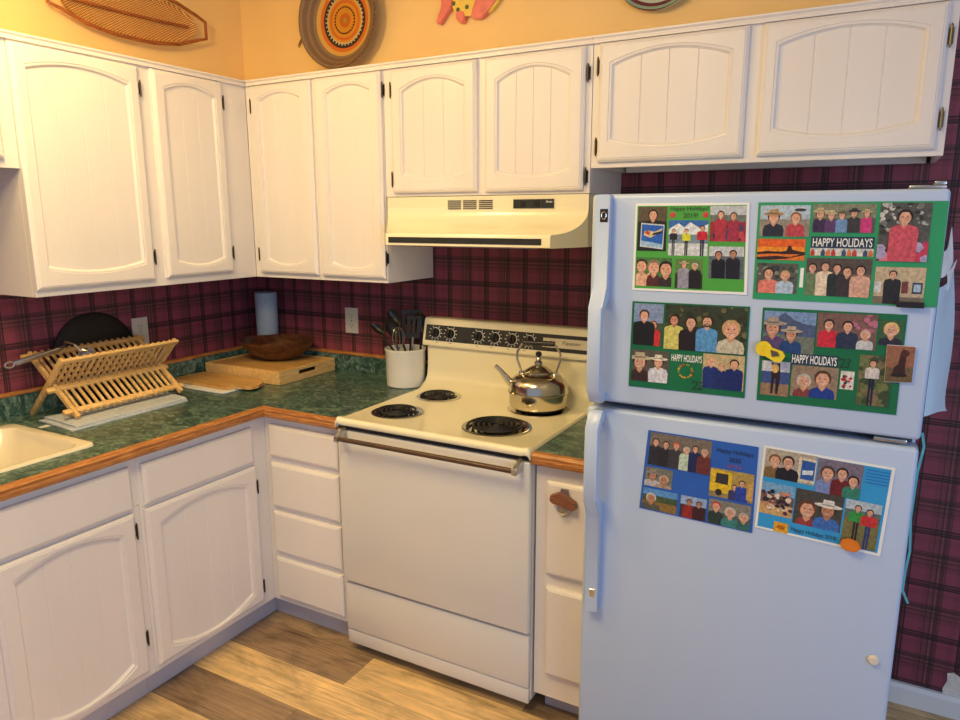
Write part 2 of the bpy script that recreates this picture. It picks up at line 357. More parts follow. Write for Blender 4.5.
# ------------------------------------------------------------------ cabinets
def ML(x): return lambda u, v, w: Vector((x+w, u, v))      # faces +x
def MB(y): return lambda u, v, w: Vector((u, y-w, v))      # faces -y
EDGE = [(0, 0), (0, .011), (.0075, .0172), (.0095, .0165), (.0115, .019)]
def slab(bm, f, u0, u1, v0, v1, edge=EDGE):
    rings = [[bm.verts.new(f(a, b, h)) for a, b in ((u0+o, v0+o), (u1-o, v0+o), (u1-o, v1-o), (u0+o, v1-o))] for o, h in edge]
    for A, B in zip(rings, rings[1:]):
        for k in range(4): bm.faces.new((A[k], A[(k+1) % 4], B[(k+1) % 4], B[k]))
    bm.faces.new(rings[0]); bm.faces.new(rings[-1])
def arch_door(f, u0, u1, v0, v1, o0, o1, p0, p1, rt, rb, planks, gd=.0022):
    """frame with arched opening (o0..o1 x p0..p1 corners, rise rt above, rb below) and beaded panel"""
    bm = new(); cols = [0.0]
    for i in range(1, planks*4):
        c = i/(planks*4)
        if i % 4 == 0: cols += [c-.006, c, c+.006]
        else: cols.append(c)
    cols.append(1.0); gi = {i for i, c in enumerate(cols) if 0 < i < len(cols)-1 and abs(c*planks-round(c*planks)) < 1e-6}
    n = len(cols)
    def loop_open(e, h):
        a0, a1, b0, b1 = o0-e, o1+e, p0-e, p1+e
        bot = [bm.verts.new(f(a0+(a1-a0)*c, b0-rb*(1-(2*c-1)**2), h)) for c in cols]
        top = [bm.verts.new(f(a0+(a1-a0)*c, b1+rt*(1-(2*c-1)**2), h)) for c in cols]
        return bot + top[::-1]
    def loop_rect(o, h):
        a0, a1, b0, b1 = u0+o, u1-o, v0+o, v1-o
        def xs(c):
            # keep columns of frame aligned with the opening
            return a0 if c == 0 else a1 if c == 1 else o0+(o1-o0)*c
        bot = [bm.verts.new(f(xs(c), b0, h)) for c in cols]; top = [bm.verts.new(f(xs(c), b1, h)) for c in cols]
        return bot + top[::-1]
    L = [loop_rect(o, h) for o, h in EDGE] + [loop_open(e, h) for e, h in ((.013, .019), (.0115, .0165), (.0095, .0172), (.0055, .0165), (.0035, .012), (.0, .0085))]
    for A, B in zip(L, L[1:]):
        for k in range(2*n): bm.faces.new((A[k], A[(k+1) % (2*n)], B[(k+1) % (2*n)], B[k]))
    bm.faces.new(L[0])
    P = L[-1]; bot = P[:n]; top = P[n:][::-1]
    # panel set just inside, with grooves
    B2 = [bm.verts.new(v.co + (f(0, 0, -gd)-f(0, 0, 0) if i in gi else Vector((0, 0, 0)))) for i, v in enumerate(bot)]
    T2 = [bm.verts.new(v.co + (f(0, 0, -gd)-f(0, 0, 0) if i in gi else Vector((0, 0, 0)))) for i, v in enumerate(top)]
    for i in range(n-1): bm.faces.new((B2[i], B2[i+1], T2[i+1], T2[i]))
    bmesh.ops.remove_doubles(bm, verts=bm.verts, dist=1e-6)
    return bm
def hinge_bm(f, u, v, mt_w=.006, h=.046):
    bm = new(); c0 = f(u, v-h/2, .010); c1 = f(u, v+h/2, .010); cyl(bm, c0, c1, .0032, seg=10)
    cyl(bm, f(u, v-h/2-.006, .010), f(u, v-h/2, .010), .0015, .0032, seg=8); cyl(bm, f(u, v+h/2, .010), f(u, v+h/2+.006, .010), .0032, .0015, seg=8)
    p = [f(u+a*.006, v+b*h*.42, c) for a, b, c in ((-1, -1, .001), (1, -1, .001), (1, 1, .001), (-1, 1, .001), (-1, -1, .004), (1, -1, .004), (1, 1, .004), (-1, 1, .004))]
    vs = [bm.verts.new(x) for x in p]
    for q in ((0, 1, 2, 3), (4, 5, 6, 7), (0, 1, 5, 4), (1, 2, 6, 5), (2, 3, 7, 6), (3, 0, 4, 7)): bm.faces.new([vs[i] for i in q])
    return bm
def add_door(parent, f, rect, opening, rt, rb, planks, hinge_u=None, hinge_v=(), gd=.0022, hm='hinge'):
    dr = obj('door', arch_door(f, *rect, *opening, rt, rb, planks, gd), M['cab'], parent)
    for v in hinge_v: obj('hinge', hinge_bm(f, hinge_u, v), M[hm], dr, smooth=True)
    return dr
def top_trim(f, a, b, z, parent):
    bm = new(); pr = [(0, 0), (.012, 0), (.012, .006), (.007, .009), (.007, .012), (.014, .017), (.014, .022), (0, .022)]
    prism(bm, pr, lambda w_, v: f(a, z+v, w_), lambda w_, v: f(b, z+v, w_)); obj('top_moulding', bm, M['cab'], parent)

UX, UY = .266, -.269
FL, FB = ML(UX), MB(UY)
# left wall upper cabinet
t = thing('wall_cabinet', 'tall white wall cabinet with two arched doors above the dish rack on the left wall', 'cabinet', (0, -.7, 1.367))
bm = new(); box(bm, (XW+.001, -1.207, 1.367), (UX-.019, YW-.002, 2.15)); box(bm, (UX-.018, -1.207, 1.367), (UX, UY+.0, 2.15), .001, 1); obj('body', bm, M['cab'], t)
add_door(t, FL, (-1.208+.0, -.775, 1.390, 2.137), (-1.160, -.824, 1.466, 2.064), .028, .022, 4, -.767, (1.475, 2.065), .0008)
add_door(t, FL, (-.722, -.404, 1.396, 2.140), (-.668, -.452, 1.462, 2.070), .028, .022, 3, -.396, (1.475, 2.065), .0008)
top_trim(FL, -1.209, UX*0-.269, 2.144, t)
# corner / tall back cabinet
t = thing('wall_cabinet', 'tall white wall cabinet with two narrow arched doors beside the range hood', 'cabinet', (.6, -.1, 1.367))
bm = new(); box(bm, (UX+.001, UY+.019, 1.367), (.965, YW-.002, 2.15)); box(bm, (UX+.001, UY, 1.367), (.965, UY+.018, 2.15), .001, 1); obj('body', bm, M['cab'], t)
add_door(t, FB, (.306, .626, 1.386, 2.140), (.362, .566, 1.450, 2.076), .026, .022, 3, .300, (1.465, 2.065), .0008)
add_door(t, FB, (.648, .962, 1.384, 2.140), (.708, .908, 1.446, 2.076), .026, .022, 3, .9665, (1.462, 2.075), .0008)
top_trim(FB, .284, .966, 2.144, t)
# above hood
t = thing('wall_cabinet', 'short cream wall cabinet with two arched doors directly above the range hood', 'cabinet', (1.37, -.1, 1.69))
bm = new(); box(bm, (.967, UY+.019, 1.692), (1.775, YW-.002, 2.15)); box(bm, (.967, UY, 1.692), (1.775, UY+.018, 2.15), .001, 1); obj('body', bm, M['cab'], t)
add_door(t, FB, (1.009, 1.364, 1.705, 2.140), (1.062, 1.311, 1.776, 2.056), .036, .020, 3, 1.003, (1.755, 2.07))
add_door(t, FB, (1.397, 1.755, 1.703, 2.140), (1.450, 1.700, 1.776, 2.056), .038, .020, 4, 1.763, (1.745, 2.06))
top_trim(FB, .967, 1.776, 2.144, t)
# above fridge
t = thing('wall_cabinet', 'wide short white wall cabinet with two arched doors above the fridge', 'cabinet', (2.25, -.1, 1.77))
bm = new(); box(bm, (1.777, UY+.019, 1.795), (2.734, YW-.002, 2.15)); box(bm, (1.777, UY, 1.770), (2.735, UY+.018, 2.15), .001, 1)
box(bm, (1.777, UY+.02, 1.771), (1.790, YW-.003, 1.794)); box(bm, (2.722, UY+.02, 1.771), (2.734, YW-.003, 1.794)); box(bm, (1.80, YW-.03, 1.771), (2.71, YW-.003, 1.794))
obj('body', bm, M['cab'], t)
add_door(t, FB, (1.801, 2.240, 1.787, 2.141), (1.848, 2.186, 1.860, 2.070), .034, .024, 4, 1.795, (1.835, 2.075))
add_door(t, FB, (2.279, 2.713, 1.787, 2.141), (2.325, 2.662, 1.864, 2.076), .030, .026, 4, 2.721, (1.86, 2.06), hm='brass')
top_trim(FB, 1.777, 2.736, 2.144, t)
# over the sink
t = thing('wall_cabinet', 'short white wall cabinet bridging over the sink at the left edge', 'cabinet', (0, -1.7, 1.77))
bm = new(); box(bm, (XW+.001, -2.2, 1.80), (UX-.019, -1.209, 2.15)); box(bm, (UX-.018, -2.2, 1.767), (UX, -1.209, 2.15), .001, 1); obj('body', bm, M['cab'], t)
add_door(t, FL, (-1.70, -1.256, 1.792, 2.135), (-1.65, -1.305, 1.865, 2.062), .03, .02, 4)
add_door(t, FL, (-2.18, -1.74, 1.792, 2.135), (-2.13, -1.79, 1.865, 2.062), .03, .02, 4)
top_trim(FL, -2.2, -1.2095, 2.144, t)

# base cabinets
KX, KY = .592, -.592
GL, GB = ML(KX), MB(KY)
def base_body(lo, hi, kick, t, face=None):
    bm = new(); box(bm, lo, hi, .0015, 1); obj('body', bm, M['cab'], t)
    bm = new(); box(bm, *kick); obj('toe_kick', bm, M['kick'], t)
t = thing('base_cabinet', 'white sink base cabinet with false drawer and arched door, left foreground', 'cabinet', (.25, -1.6, 0))
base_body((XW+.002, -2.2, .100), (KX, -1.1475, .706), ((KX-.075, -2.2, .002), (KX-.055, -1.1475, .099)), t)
bm = new(); box(bm, (KX-.018, -2.2, .708), (KX, -1.1475, .874)); obj('apron', bm, M['cab'], t)
bm = new(); slab(bm, GL, -1.604, -1.177, .702, .846); obj('false_drawer_front', bm, M['cab'], t)
add_door(t, GL, (-1.604, -1.177, .128, .690), (-1.546, -1.235, .188, .622), .036, .045, 4, -1.170, (.245, .625), .0012)
bm = new(); slab(bm, GL, -2.08, -1.645, .702, .846); obj('false_drawer_front', bm, M['cab'], t)
add_door(t, GL, (-2.08, -1.645, .128, .690), (-2.02, -1.70, .188, .622), .036, .045, 4)
t = thing('base_cabinet', 'white base cabinet with one drawer over an arched door beside the corner', 'cabinet', (.25, -.87, 0))
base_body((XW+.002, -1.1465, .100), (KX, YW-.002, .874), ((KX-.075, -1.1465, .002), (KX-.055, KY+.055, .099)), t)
bm = new(); slab(bm, GL, -1.134, -.668, .702, .842); obj('drawer', bm, M['cab'], t)
add_door(t, GL, (-1.138, -.660, .126, .688), (-1.080, -.718, .186, .614), .038, .045, 4, -.653, (.185, .60), .0012)
t = thing('base_cabinet', 'white base cabinet with a stack of four drawers left of the stove', 'cabinet', (.8, -.3, 0))
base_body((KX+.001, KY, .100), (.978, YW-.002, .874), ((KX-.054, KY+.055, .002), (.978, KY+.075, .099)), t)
for a, b in ((.714, .842), (.510, .690), (.318, .491), (.126, .297)):
    bm = new(); slab(bm, GB, .628, .962, a, b); obj('drawer', bm, M['cab'], t)
t = thing('base_cabinet', 'narrow white base cabinet between the stove and the fridge', 'cabinet', (1.85, -.3, 0))
base_body((1.746, KY, .075), (1.962, YW-.002, .874), ((1.765, KY+.055, .002), (1.962, KY+.075, .074)), t)
bm = new(); slab(bm, GB, 1.787, 1.932, .515, .826); obj('drawer', bm, M['cab'], t)
bm = new(); slab(bm, GB, 1.789, 1.932, .165, .473); obj('door', bm, M['cab'], t)
# bottle opener on the narrow drawer
t = thing('bottle_opener', 'wooden and steel wall bottle opener screwed to the narrow drawer by the fridge', 'bottle opener', (1.85, -.613, .77))
Y0 = -.6125
bm = new(); prism(bm, [(1.838, .812), (1.862, .812), (1.866, .785), (1.872, .745), (1.866, .730), (1.850, .722), (1.834, .730), (1.828, .745), (1.834, .785)], lambda a, b: (a, Y0, b), lambda a, b: (a, Y0-.003, b)); cyl(bm, (1.85, Y0-.003, .80), (1.85, Y0-.006, .80), .004, seg=10)
obj('plate', bm, M['dsteel'], t)
bm = new(); prism(bm, [(1.812, .792), (1.838, .803), (1.862, .795), (1.890, .780), (1.893, .762), (1.884, .755), (1.852, .764), (1.818, .768), (1.810, .776)], lambda a, b: (a, Y0-.004, b), lambda a, b: (a, Y0-.024, b)); obj('wooden_hood', bm, M['redwood'], t, label='reddish wooden hood piece')
bm = new(); tube(bm, [(1.832, Y0-.012, .763), (1.835, Y0-.018, .745), (1.852, Y0-.021, .736), (1.868, Y0-.018, .745), (1.871, Y0-.012, .762)], .0028, 8); obj('opener_lip', bm, M['dsteel'], t, smooth=True)

# ------------------------------------------------------------------ worktop with sink
CT = .914
t = thing('worktop', 'L-shaped green marbled laminate worktop with oak edging running from sink into the corner', 'worktop', (.25, -.8, .876))
SX0, SX1, SY1, SY0 = .05, .500, -1.225, -2.02
bm = new()
z0, z1 = .876, CT
box(bm, (XW+.001, SY1+.0, z0), (.607, -.0+YW-.001, z1))
box(bm, (.607, -.607, z0), (.981, YW-.001, z1))
box(bm, (XW+.001, -2.2, z0), (SX0, SY1, z1)); box(bm, (SX1, -2.2, z0), (.607, SY1, z1)); box(bm, (SX0, -2.2, z0), (SX1, SY0, z1))
obj('laminate_top', bm, M['lam'], t)
def edging(axis, c, a, b_, m1, nm='oak_edge', mt='oak'):
    bm = new(); pr = [(0, z0), (.018, z0), (.023, z0+.005), (.025, z0+.016), (.023, z0+.022), (.025, z1-.008), (.019, z1), (0, z1)]
    if axis == 'y': prism(bm, pr, lambda w_, v: (c+w_, a, v), lambda w_, v: (c+w_, b_-m1*w_, v))
    else: prism(bm, pr, lambda w_, v: (a+m1*w_, c-w_, v), lambda w_, v: (b_, c-w_, v))
    return bm
obj('oak_edge', edging('y', .6075, -2.2, -.6075, 1), M['oak'], t)
obj('oak_edge', edging('x', -.6075, .6085, .981, 1), M['oakx'], t)
bm = new(); box(bm, (XW+.0005, -2.2, CT), (XW+.020, YW-.021, .992)); obj('backsplash', bm, M['lam'], t)
bm = new(); box(bm, (XW+.0005, YW-.020, CT), (.965, YW-.0005, .992)); obj('backsplash', bm, M['lam'], t)
bm = new(); box(bm, (XW+.0005, -2.2, .9925), (XW+.024, YW-.025, 1.006), .003); obj('oak_cap', bm, M['oak'], t)
bm = new(); box(bm, (XW+.0005, YW-.024, .9925), (.965, YW-.0005, 1.006), .003); obj('oak_cap', bm, M['oakx'], t)
t = thing('worktop', 'small green laminate worktop with oak front edge between stove and fridge', 'worktop', (1.85, -.3, .876))
bm = new(); box(bm, (1.7445, -.607, z0), (1.964, YW-.001, z1)); obj('laminate_top', bm, M['lam'], t)
obj('oak_edge', edging('x', -.6075, 1.7445, 1.964, 0), M['oakx'], t)
bm = new(); box(bm, (1.7445, YW-.02, z1+.0005), (1.964, YW-.0005, .992)); obj('backsplash', bm, M['lam'], t)

t = thing('sink', 'cream enamel drop-in sink set in the green worktop at the left edge', 'sink', (.27, -1.6, .914))
bm = new()
def rrect(x0, x1, y0, y1, r, z, n=6):
    out = []
    for cx, cy, a in ((x1-r, y1-r, 0), (x0+r, y1-r, 90), (x0+r, y0+r, 180), (x1-r, y0+r, 270)):
        for k in range(n+1):
            th = math.radians(a+90*k/n); out.append((cx+r*math.cos(th), cy+r*math.sin(th), z))
    return out
rings = [rrect(.038, .512, -2.03, -1.212, .030, CT+.0008), rrect(.040, .510, -2.028, -1.214, .030, CT+.007), rrect(.046, .504, -2.02, -1.220, .028, CT+.009),
         rrect(.070, .482, -2.0, -1.243, .05, CT+.006), rrect(.078, .474, -1.99, -1.250, .055, CT-.006), rrect(.098, .458, -1.97, -1.268, .06, CT-.10), rrect(.12, .44, -1.95, -1.30, .07, CT-.175), rrect(.16, .40, -1.9, -1.34, .07, CT-.19)]
rv = [[bm.verts.new(p) for p in R] for R in rings]
for A, B in zip(rv, rv[1:]):
    for k in range(len(A)): bm.faces.new((A[k], A[(k+1) % len(A)], B[(k+1) % len(A)], B[k]))
bm.faces.new(rv[-1])
obj('basin', bm, M['sink'], t, smooth=True)
bm = new(); lathe(bm, [(.0, .003), (.03, .003), (.038, .006), (.042, .002)], (.28, -1.62, CT-.19)); obj('drain', bm, M['chrome'], t, smooth=True)

# ------------------------------------------------------------------ stove
SXL, SXR = .985, 1.741
t = thing('electric_stove', 'almond free-standing electric coil stove between the drawer stack and the narrow cabinet', 'stove', (1.36, -.3, 0))
bm = new(); box(bm, (SXL, -.600, .045), (SXR, .035, .885), .003); obj('body', bm, M['doorw'], t)
for x in (1.03, 1.69):
    for y in (-.55, -.02):
        bm = new(); lathe(bm, [(0, 0), (.016, 0), (.018, .006), (.010, .012), (.010, .0455)], (x, y, .0015), 14); obj('foot', bm, M['black'], t)
# cooktop with raised rim and rear cove
TOP = .917
bm = new()
prof = [(-.640, .902), (-.643, .906), (-.643, .915), (-.638, .923), (-.630, .926), (-.600, TOP), (-.12, TOP), (-.085, .930), (-.058, .942), (-.042, .965), (-.036, 1.0), (-.034, 1.062), (-.034, 1.09), (.03, 1.09), (.03, .902)]
xsec = [(SXL-.003, -.006), (SXL, 0), (SXL+.010, .004), (SXL+.022, 0)]
xs = [(SXL+.004, -.012), (SXL+.006, -.003), (SXL+.010, .003), (SXL+.016, .003), (SXL+.026, 0), (SXR-.026, 0), (SXR-.016, .003), (SXR-.006, .003), (SXR+.001, -.003), (SXR+.004, -.012)]
rows = [[bm.verts.new((x, y, z+(dz if TOP-.02 < z < TOP+.012 else 0))) for y, z in prof] for x, dz in xs]
n = len(prof)
for A, B in zip(rows, rows[1:]):
    for k in range(n): bm.faces.new((A[k], A[(k+1) % n], B[(k+1) % n], B[k]))
bm.faces.new(rows[0]); bm.faces.new(rows[-1])
obj('cooktop', bm, M['almond'], t, smooth=True)
bm = new(); box(bm, (SXL+.004, -.622, .8855), (SXR-.004, -.55, .901)); obj('vent_gap', bm, M['black'], t)
# backguard console
bm = new(); pr = [(.034, 1.0915), (-.050, 1.0915), (-.053, 1.096), (-.053, 1.104), (-.030, 1.200), (-.022, 1.206), (.034, 1.206)]
BGL, BGR = .975, 1.741
prism(bm, pr, lambda a, b: (BGL, a, b), lambda a, b: (BGR, a, b)); bmesh.ops.bevel(bm, geom=[e for e in bm.edges if e.calc_length() > .3], offset=.003, segments=2, profile=.5, affect='EDGES')
bg = obj('backguard', bm, M['almond'], t, smooth=True)
def fc(v, w=0):   # point on the tilted console face; v 0..1 up
    a = Vector((-.053, 1.104)); b = Vector((-.030, 1.200)); p = a.lerp(b, v); nrm = Vector((-(b-a).y, (b-a).x)).normalized()
    return p.x + nrm.x*w, p.y + nrm.y*w
def face_quad(bm, x0, x1, v0, v1, w0, w1):
    prism(bm, [(x0, v0), (x1, v0), (x1, v1), (x0, v1)], lambda a, b: (a, *fc(b, w0)), lambda a, b: (a, *fc(b, w1)))
bm = new(); face_quad(bm, BGL+.012, BGR-.010, .12, .78, -.001, .0015); cp = obj('control_panel', bm, M['panelblk'], t)
bm = new(); face_quad(bm, 1.520, BGR-.016, .27, .63, .0012, .0028); obj('brand_plate', bm, mat('pale_almond_plate', (.62, .56, .44), .3), cp)
bm = new()
for x in (1.045, 1.11, 1.235, 1.30, 1.375, 1.445): face_quad(bm, x-.006, x+.006, .045, .06, -.0005, .0008)
obj('control_marks', bm, M['black'], t)
W_AX = Vector((0, fc(0, 1)[0]-fc(0, 0)[0], fc(0, 1)[1]-fc(0, 0)[1])).normalized(); U_AX = Vector((1, 0, 0)); V_AX = W_AX.cross(U_AX)
for i, x in enumerate((1.035, 1.106, 1.238, 1.313, 1.388, 1.463)):
    c = Vector((x, *fc(.45, .0016)))
    bm = new()
    for k in range(12):
        if k in (3,) : continue
        th = 2*PI*k/12; cc = c + (U_AX*math.cos(th)+V_AX*math.sin(th))*.0285
        obox(bm, cc, U_AX*math.cos(th)+V_AX*math.sin(th), W_AX.cross(U_AX*math.cos(th)+V_AX*math.sin(th)), W_AX, .0028, .0014, .0004)
    tube(bm, [c+(U_AX*math.cos(2*PI*k/28)+V_AX*math.sin(2*PI*k/28))*.0215+W_AX*.001 for k in range(28)], .0015, 6, closed=True)
    dial = obj('knob', bm, M['white'], t, label='round dark control knob with a pale dial ring')
    bm = new(); lathe(bm, [(.019, 0), (.018, .012), (.0165, .014), (0, .014)], c, 28, (U_AX, V_AX, W_AX)); obox(bm, c+W_AX*.017, U_AX, V_AX, W_AX, .0045, .0175, .007, .0015); obj('knob_grip', bm, M['black'], dial, smooth=True)
# burners
def burner(cx, cy, R, nturn):
    p = Vector((cx, cy, TOP))
    bm = new(); lathe(bm, [(R+.015, .0005), (R+.016, .004), (R+.010, .006), (R+.001, .003), (R-.012, .0015), (.02, .001), (0, .001)], p, 48)
    dp = obj('drip_pan', bm, M['chrome'], t, smooth=True)
    bm = new(); pts = []
    for k in range(int(nturn*36)+1):
        th = 2*PI*k/36; rr = .016 + (R-.006-.016)*(k/36)/nturn; pts.append(p+Vector((rr*math.cos(th), rr*math.sin(th), .010)))
    pts.append(pts[-1]+Vector((.0, -.006, -.004)))
    tube(bm, pts, .0046, 8)
    for k in range(3):
        th = 2*PI*k/3+.5; bar(bm, p+Vector((.01*math.cos(th), .01*math.sin(th), .0045)), p+Vector(((R-.002)*math.cos(th), (R-.002)*math.sin(th), .0045)), .003, .004, side=(0, 0, 1))
    lathe(bm, [(0, .009), (.011, .009), (.012, .006), (0, .006)], p, 16)
    obj('heating_coil', bm, M['coil'], dp, smooth=True)
burner(1.128, -.457, .080, 3.6); burner(1.136, -.186, .073, 3.6); burner(1.532, -.450, .104, 4.6); burner(1.560, -.172, .098, 4.4)
# oven door, handle, drawer
bm = new(); box(bm, (SXL+.001, -.628, .298), (SXR-.001, -.6015, .880), .007, 3); dr = obj('oven_door', bm, M['doorw'], t, smooth=True)
bm = new(); tube(bm, [(1.024, -.672, .862), (1.708, -.672, .862)], .0085, 12); hd = obj('handle', bm, M['bronzebar'], dr, smooth=True, label='long dark bronze handle bar')
for x0, sgn in ((1.014, 1), (1.718, -1)):
    bm = new(); prism(bm, [(-.6285, .850), (-.680, .850), (-.684, .860), (-.678, .873), (-.6285, .892)], lambda a, b: (x0, a, b), lambda a, b: (x0+sgn*.016, a, b)); bmesh.ops.bevel(bm, geom=bm.edges[:], offset=.002, segments=2, affect='EDGES'); obj('bracket', bm, M['dsteel'], hd, smooth=True)
bm = new(); box(bm, (SXL+.003, -.618, .098), (SXR-.003, -.6015, .288), .004, 2); box(bm, (SXL+.003, -.615, .040), (SXR-.003, -.6015, .094), .003, 2); obj('storage_drawer', bm, M['doorw'], t, smooth=True)

# ------------------------------------------------------------------ text
def text_bm(s, f, u0, u1, v0, v1, w=.0, shear=0.0, thick=0.0):
    """flat lettering fitted in the box u0..u1, v0..v1 of face map f"""
    cu = bpy.data.curves.new('t', 'FONT'); cu.body = s; cu.shear = shear; cu.resolution_u = 3
    if thick: cu.offset = thick
    tmp = bpy.data.objects.new('t', cu); COL.objects.link(tmp); bpy.context.view_layer.update()
    me = bpy.data.meshes.new_from_object(tmp.evaluated_get(bpy.context.evaluated_depsgraph_get()))
    bpy.data.objects.remove(tmp); bpy.data.curves.remove(cu)
    bm = new(); bm.from_mesh(me); bpy.data.meshes.remove(me)
    xs_ = [v.co.x for v in bm.verts]; ys_ = [v.co.y for v in bm.verts]; ax, bx, ay, by = min(xs_), max(xs_), min(ys_), max(ys_)
    for v in bm.verts: v.co = f(u0+(u1-u0)*(v.co.x-ax)/(bx-ax), v0+(v1-v0)*(v.co.y-ay)/(by-ay), w)
    return bm
obj('brand_name', text_bm('Tappan', lambda u, v, w_: Vector((u, *fc(v, w_))), 1.600, 1.672, .38, .54, .0034, .4), M['black'], cp, recalc=False)

# ------------------------------------------------------------------ range hood
t = thing('range_hood', 'cream metal range hood under the short cabinet, above the stove', 'range hood', (1.37, -.2, 1.52))
bm = new()
hx0, hx1, fx0, fx1 = .976, 1.776, 1.088, 1.716
arc = [(-.270, 1.690), (-.274, 1.690), (-.276, 1.640)]
for k in range(1, 9):
    a = k/8*PI/2; arc.append((-.276-.166*(1-math.cos(a)), 1.640-.078*math.sin(a)))
arc += [(-.446, 1.556), (-.446, 1.522), (-.440, 1.520), (-.276, 1.520)]
def hx(y, side):
    k = max(0, min(1, (-.276-y)/.17)); return (hx0+(fx0-hx0)*k) if side == 0 else (hx1+(fx1-hx1)*k)
prism(bm, arc, lambda a, b: (hx(a, 0), a, b), lambda a, b: (hx(a, 1), a, b))
box(bm, (hx0, -.2755, 1.520), (hx1, YW-.002, 1.690))
obj('body', bm, M['almond'], t, smooth=True)
bm = new(); box(bm, (fx0+.012, -.4475, 1.530), (fx1-.030, -.4462, 1.550)); obj('front_slot', bm, M['panelblk'], t, label='dark recessed strip along the front lip')
for i, x in enumerate((1.243, 1.306, 1.370)):
    bm = new()
    for k in range(5): box(bm, (x, -.2785, 1.645+k*.0068), (x+.054, -.2765, 1.648+k*.0068))
    obj('vent_grille', bm, M['hinge'], t)
bm = new(); box(bm, (1.505, -.2795, 1.646), (1.655, -.2765, 1.676), .0005, 1); sp_ = obj('switch_panel', bm, M['panelblk'], t)
for x in (1.53, 1.585):
    bm = new(); box(bm, (x, -.2825, 1.652), (x+.018, -.2797, 1.668), .001, 1); obj('rocker_switch', bm, M['black'], sp_)
obj('maker_mark', text_bm('Broan', MB(-.2798), 1.627, 1.650, 1.664, 1.671, .0002, .3, .01), M['white'], sp_, recalc=False)
bm = new(); box(bm, (1.1, -.42, 1.5165), (1.65, -.08, 1.5195)); obj('grease_filter', bm, M['dsteel'], t)

# ------------------------------------------------------------------ fridge
FX0, FX1, FY = 1.967, 2.729, -.766
t = thing('refrigerator', 'white two-door top-freezer refrigerator covered with family photo cards', 'refrigerator', (2.35, -.36, 0))
bm = new(); box(bm, (FX0+.004, -.688, .03), (FX1-.004, -.03, 1.664), .006, 2); obj('body', bm, M['fridge'], t)
bm = new(); box(bm, (FX0+.012, -.703, .09), (FX1-.012, -.688, 1.656)); obj('door_gasket', bm, M['gasket'], t)
bm = new(); box(bm, (FX0, FY, 1.140), (FX1, -.704, 1.672), .010, 4); fd = obj('freezer_door', bm, M['fridge'], t, smooth=True)
bm = new(); box(bm, (FX0, FY, .085), (FX1, -.704, 1.121), .010, 4); rd = obj('refrigerator_door', bm, M['fridge'], t, smooth=True)
bm = new(); box(bm, (FX0+.01, -.70, .015), (FX1-.01, -.60, .08)); obj('base_grille', bm, M['gasket'], t)
def handle(z_end, z_a, z_b, z_tail, parent):
    """z_end: end at the door split, grip from there to z_b, flat strip to z_tail"""
    s = 1 if z_a > z_end else -1; y = FY+.002
    pl = [(y, z_tail), (-.792, z_tail), (-.792, z_b+s*.012), (-.828, z_b-s*.035), (-.828, z_end+s*.040), (-.800, z_end+s*.004), (-.797, z_end), (y, z_end), (y, z_end+s*.022), (-.796, z_end+s*.026), (-.814, z_end+s*.048), (-.814, z_b-s*.045), (-.788, z_b-s*.022), (y, z_b-s*.018)]
    bm = new(); prism(bm, pl, lambda a, b: (1.986, a, b), lambda a, b: (2.022, a, b))
    bmesh.ops.bevel(bm, geom=[e for e in bm.edges if abs(e.verts[0].co.x-e.verts[1].co.x) < 1e-6], offset=.0035, segments=2, profile=.5, affect='EDGES')
    return obj('handle', bm, M['fridge'], parent, smooth=True)
h1 = handle(1.143, 1.2, 1.43, 1.671, fd); h2 = handle(1.119, 1.0, .845, .546, rd)
bm = new(); box(bm, (1.9985, -.7935, 1.604), (2.0185, -.7921, 1.636), .0005, 1); eb = obj('emblem', bm, M['black'], h1)
bm = new(); tube(bm, [(2.0085+.006*math.cos(2*PI*k/16), -.7938, 1.620+.009*math.sin(2*PI*k/16)) for k in range(16)], .0011, 6, closed=True); obj('emblem', bm, M['chrome'], h1)
bm = new(); box(bm, (2.000, -.7930, .590), (2.014, -.7921, .612), .0005, 1); obj('emblem', bm, M['chrome'], h2)
bm = new(); box(bm, (2.655, -.745, 1.6725), (2.722, -.66, 1.680), .003, 2); box(bm, (2.70, -.735, 1.680), (2.722, -.70, 1.688), .002, 2); obj('top_hinge', bm, M['dsteel'], t, smooth=True)
bm = new(); box(bm, (2.640, -.755, 1.126), (2.705, -.704, 1.135), .002, 2); obj('middle_hinge', bm, M['chrome'], t, smooth=True)

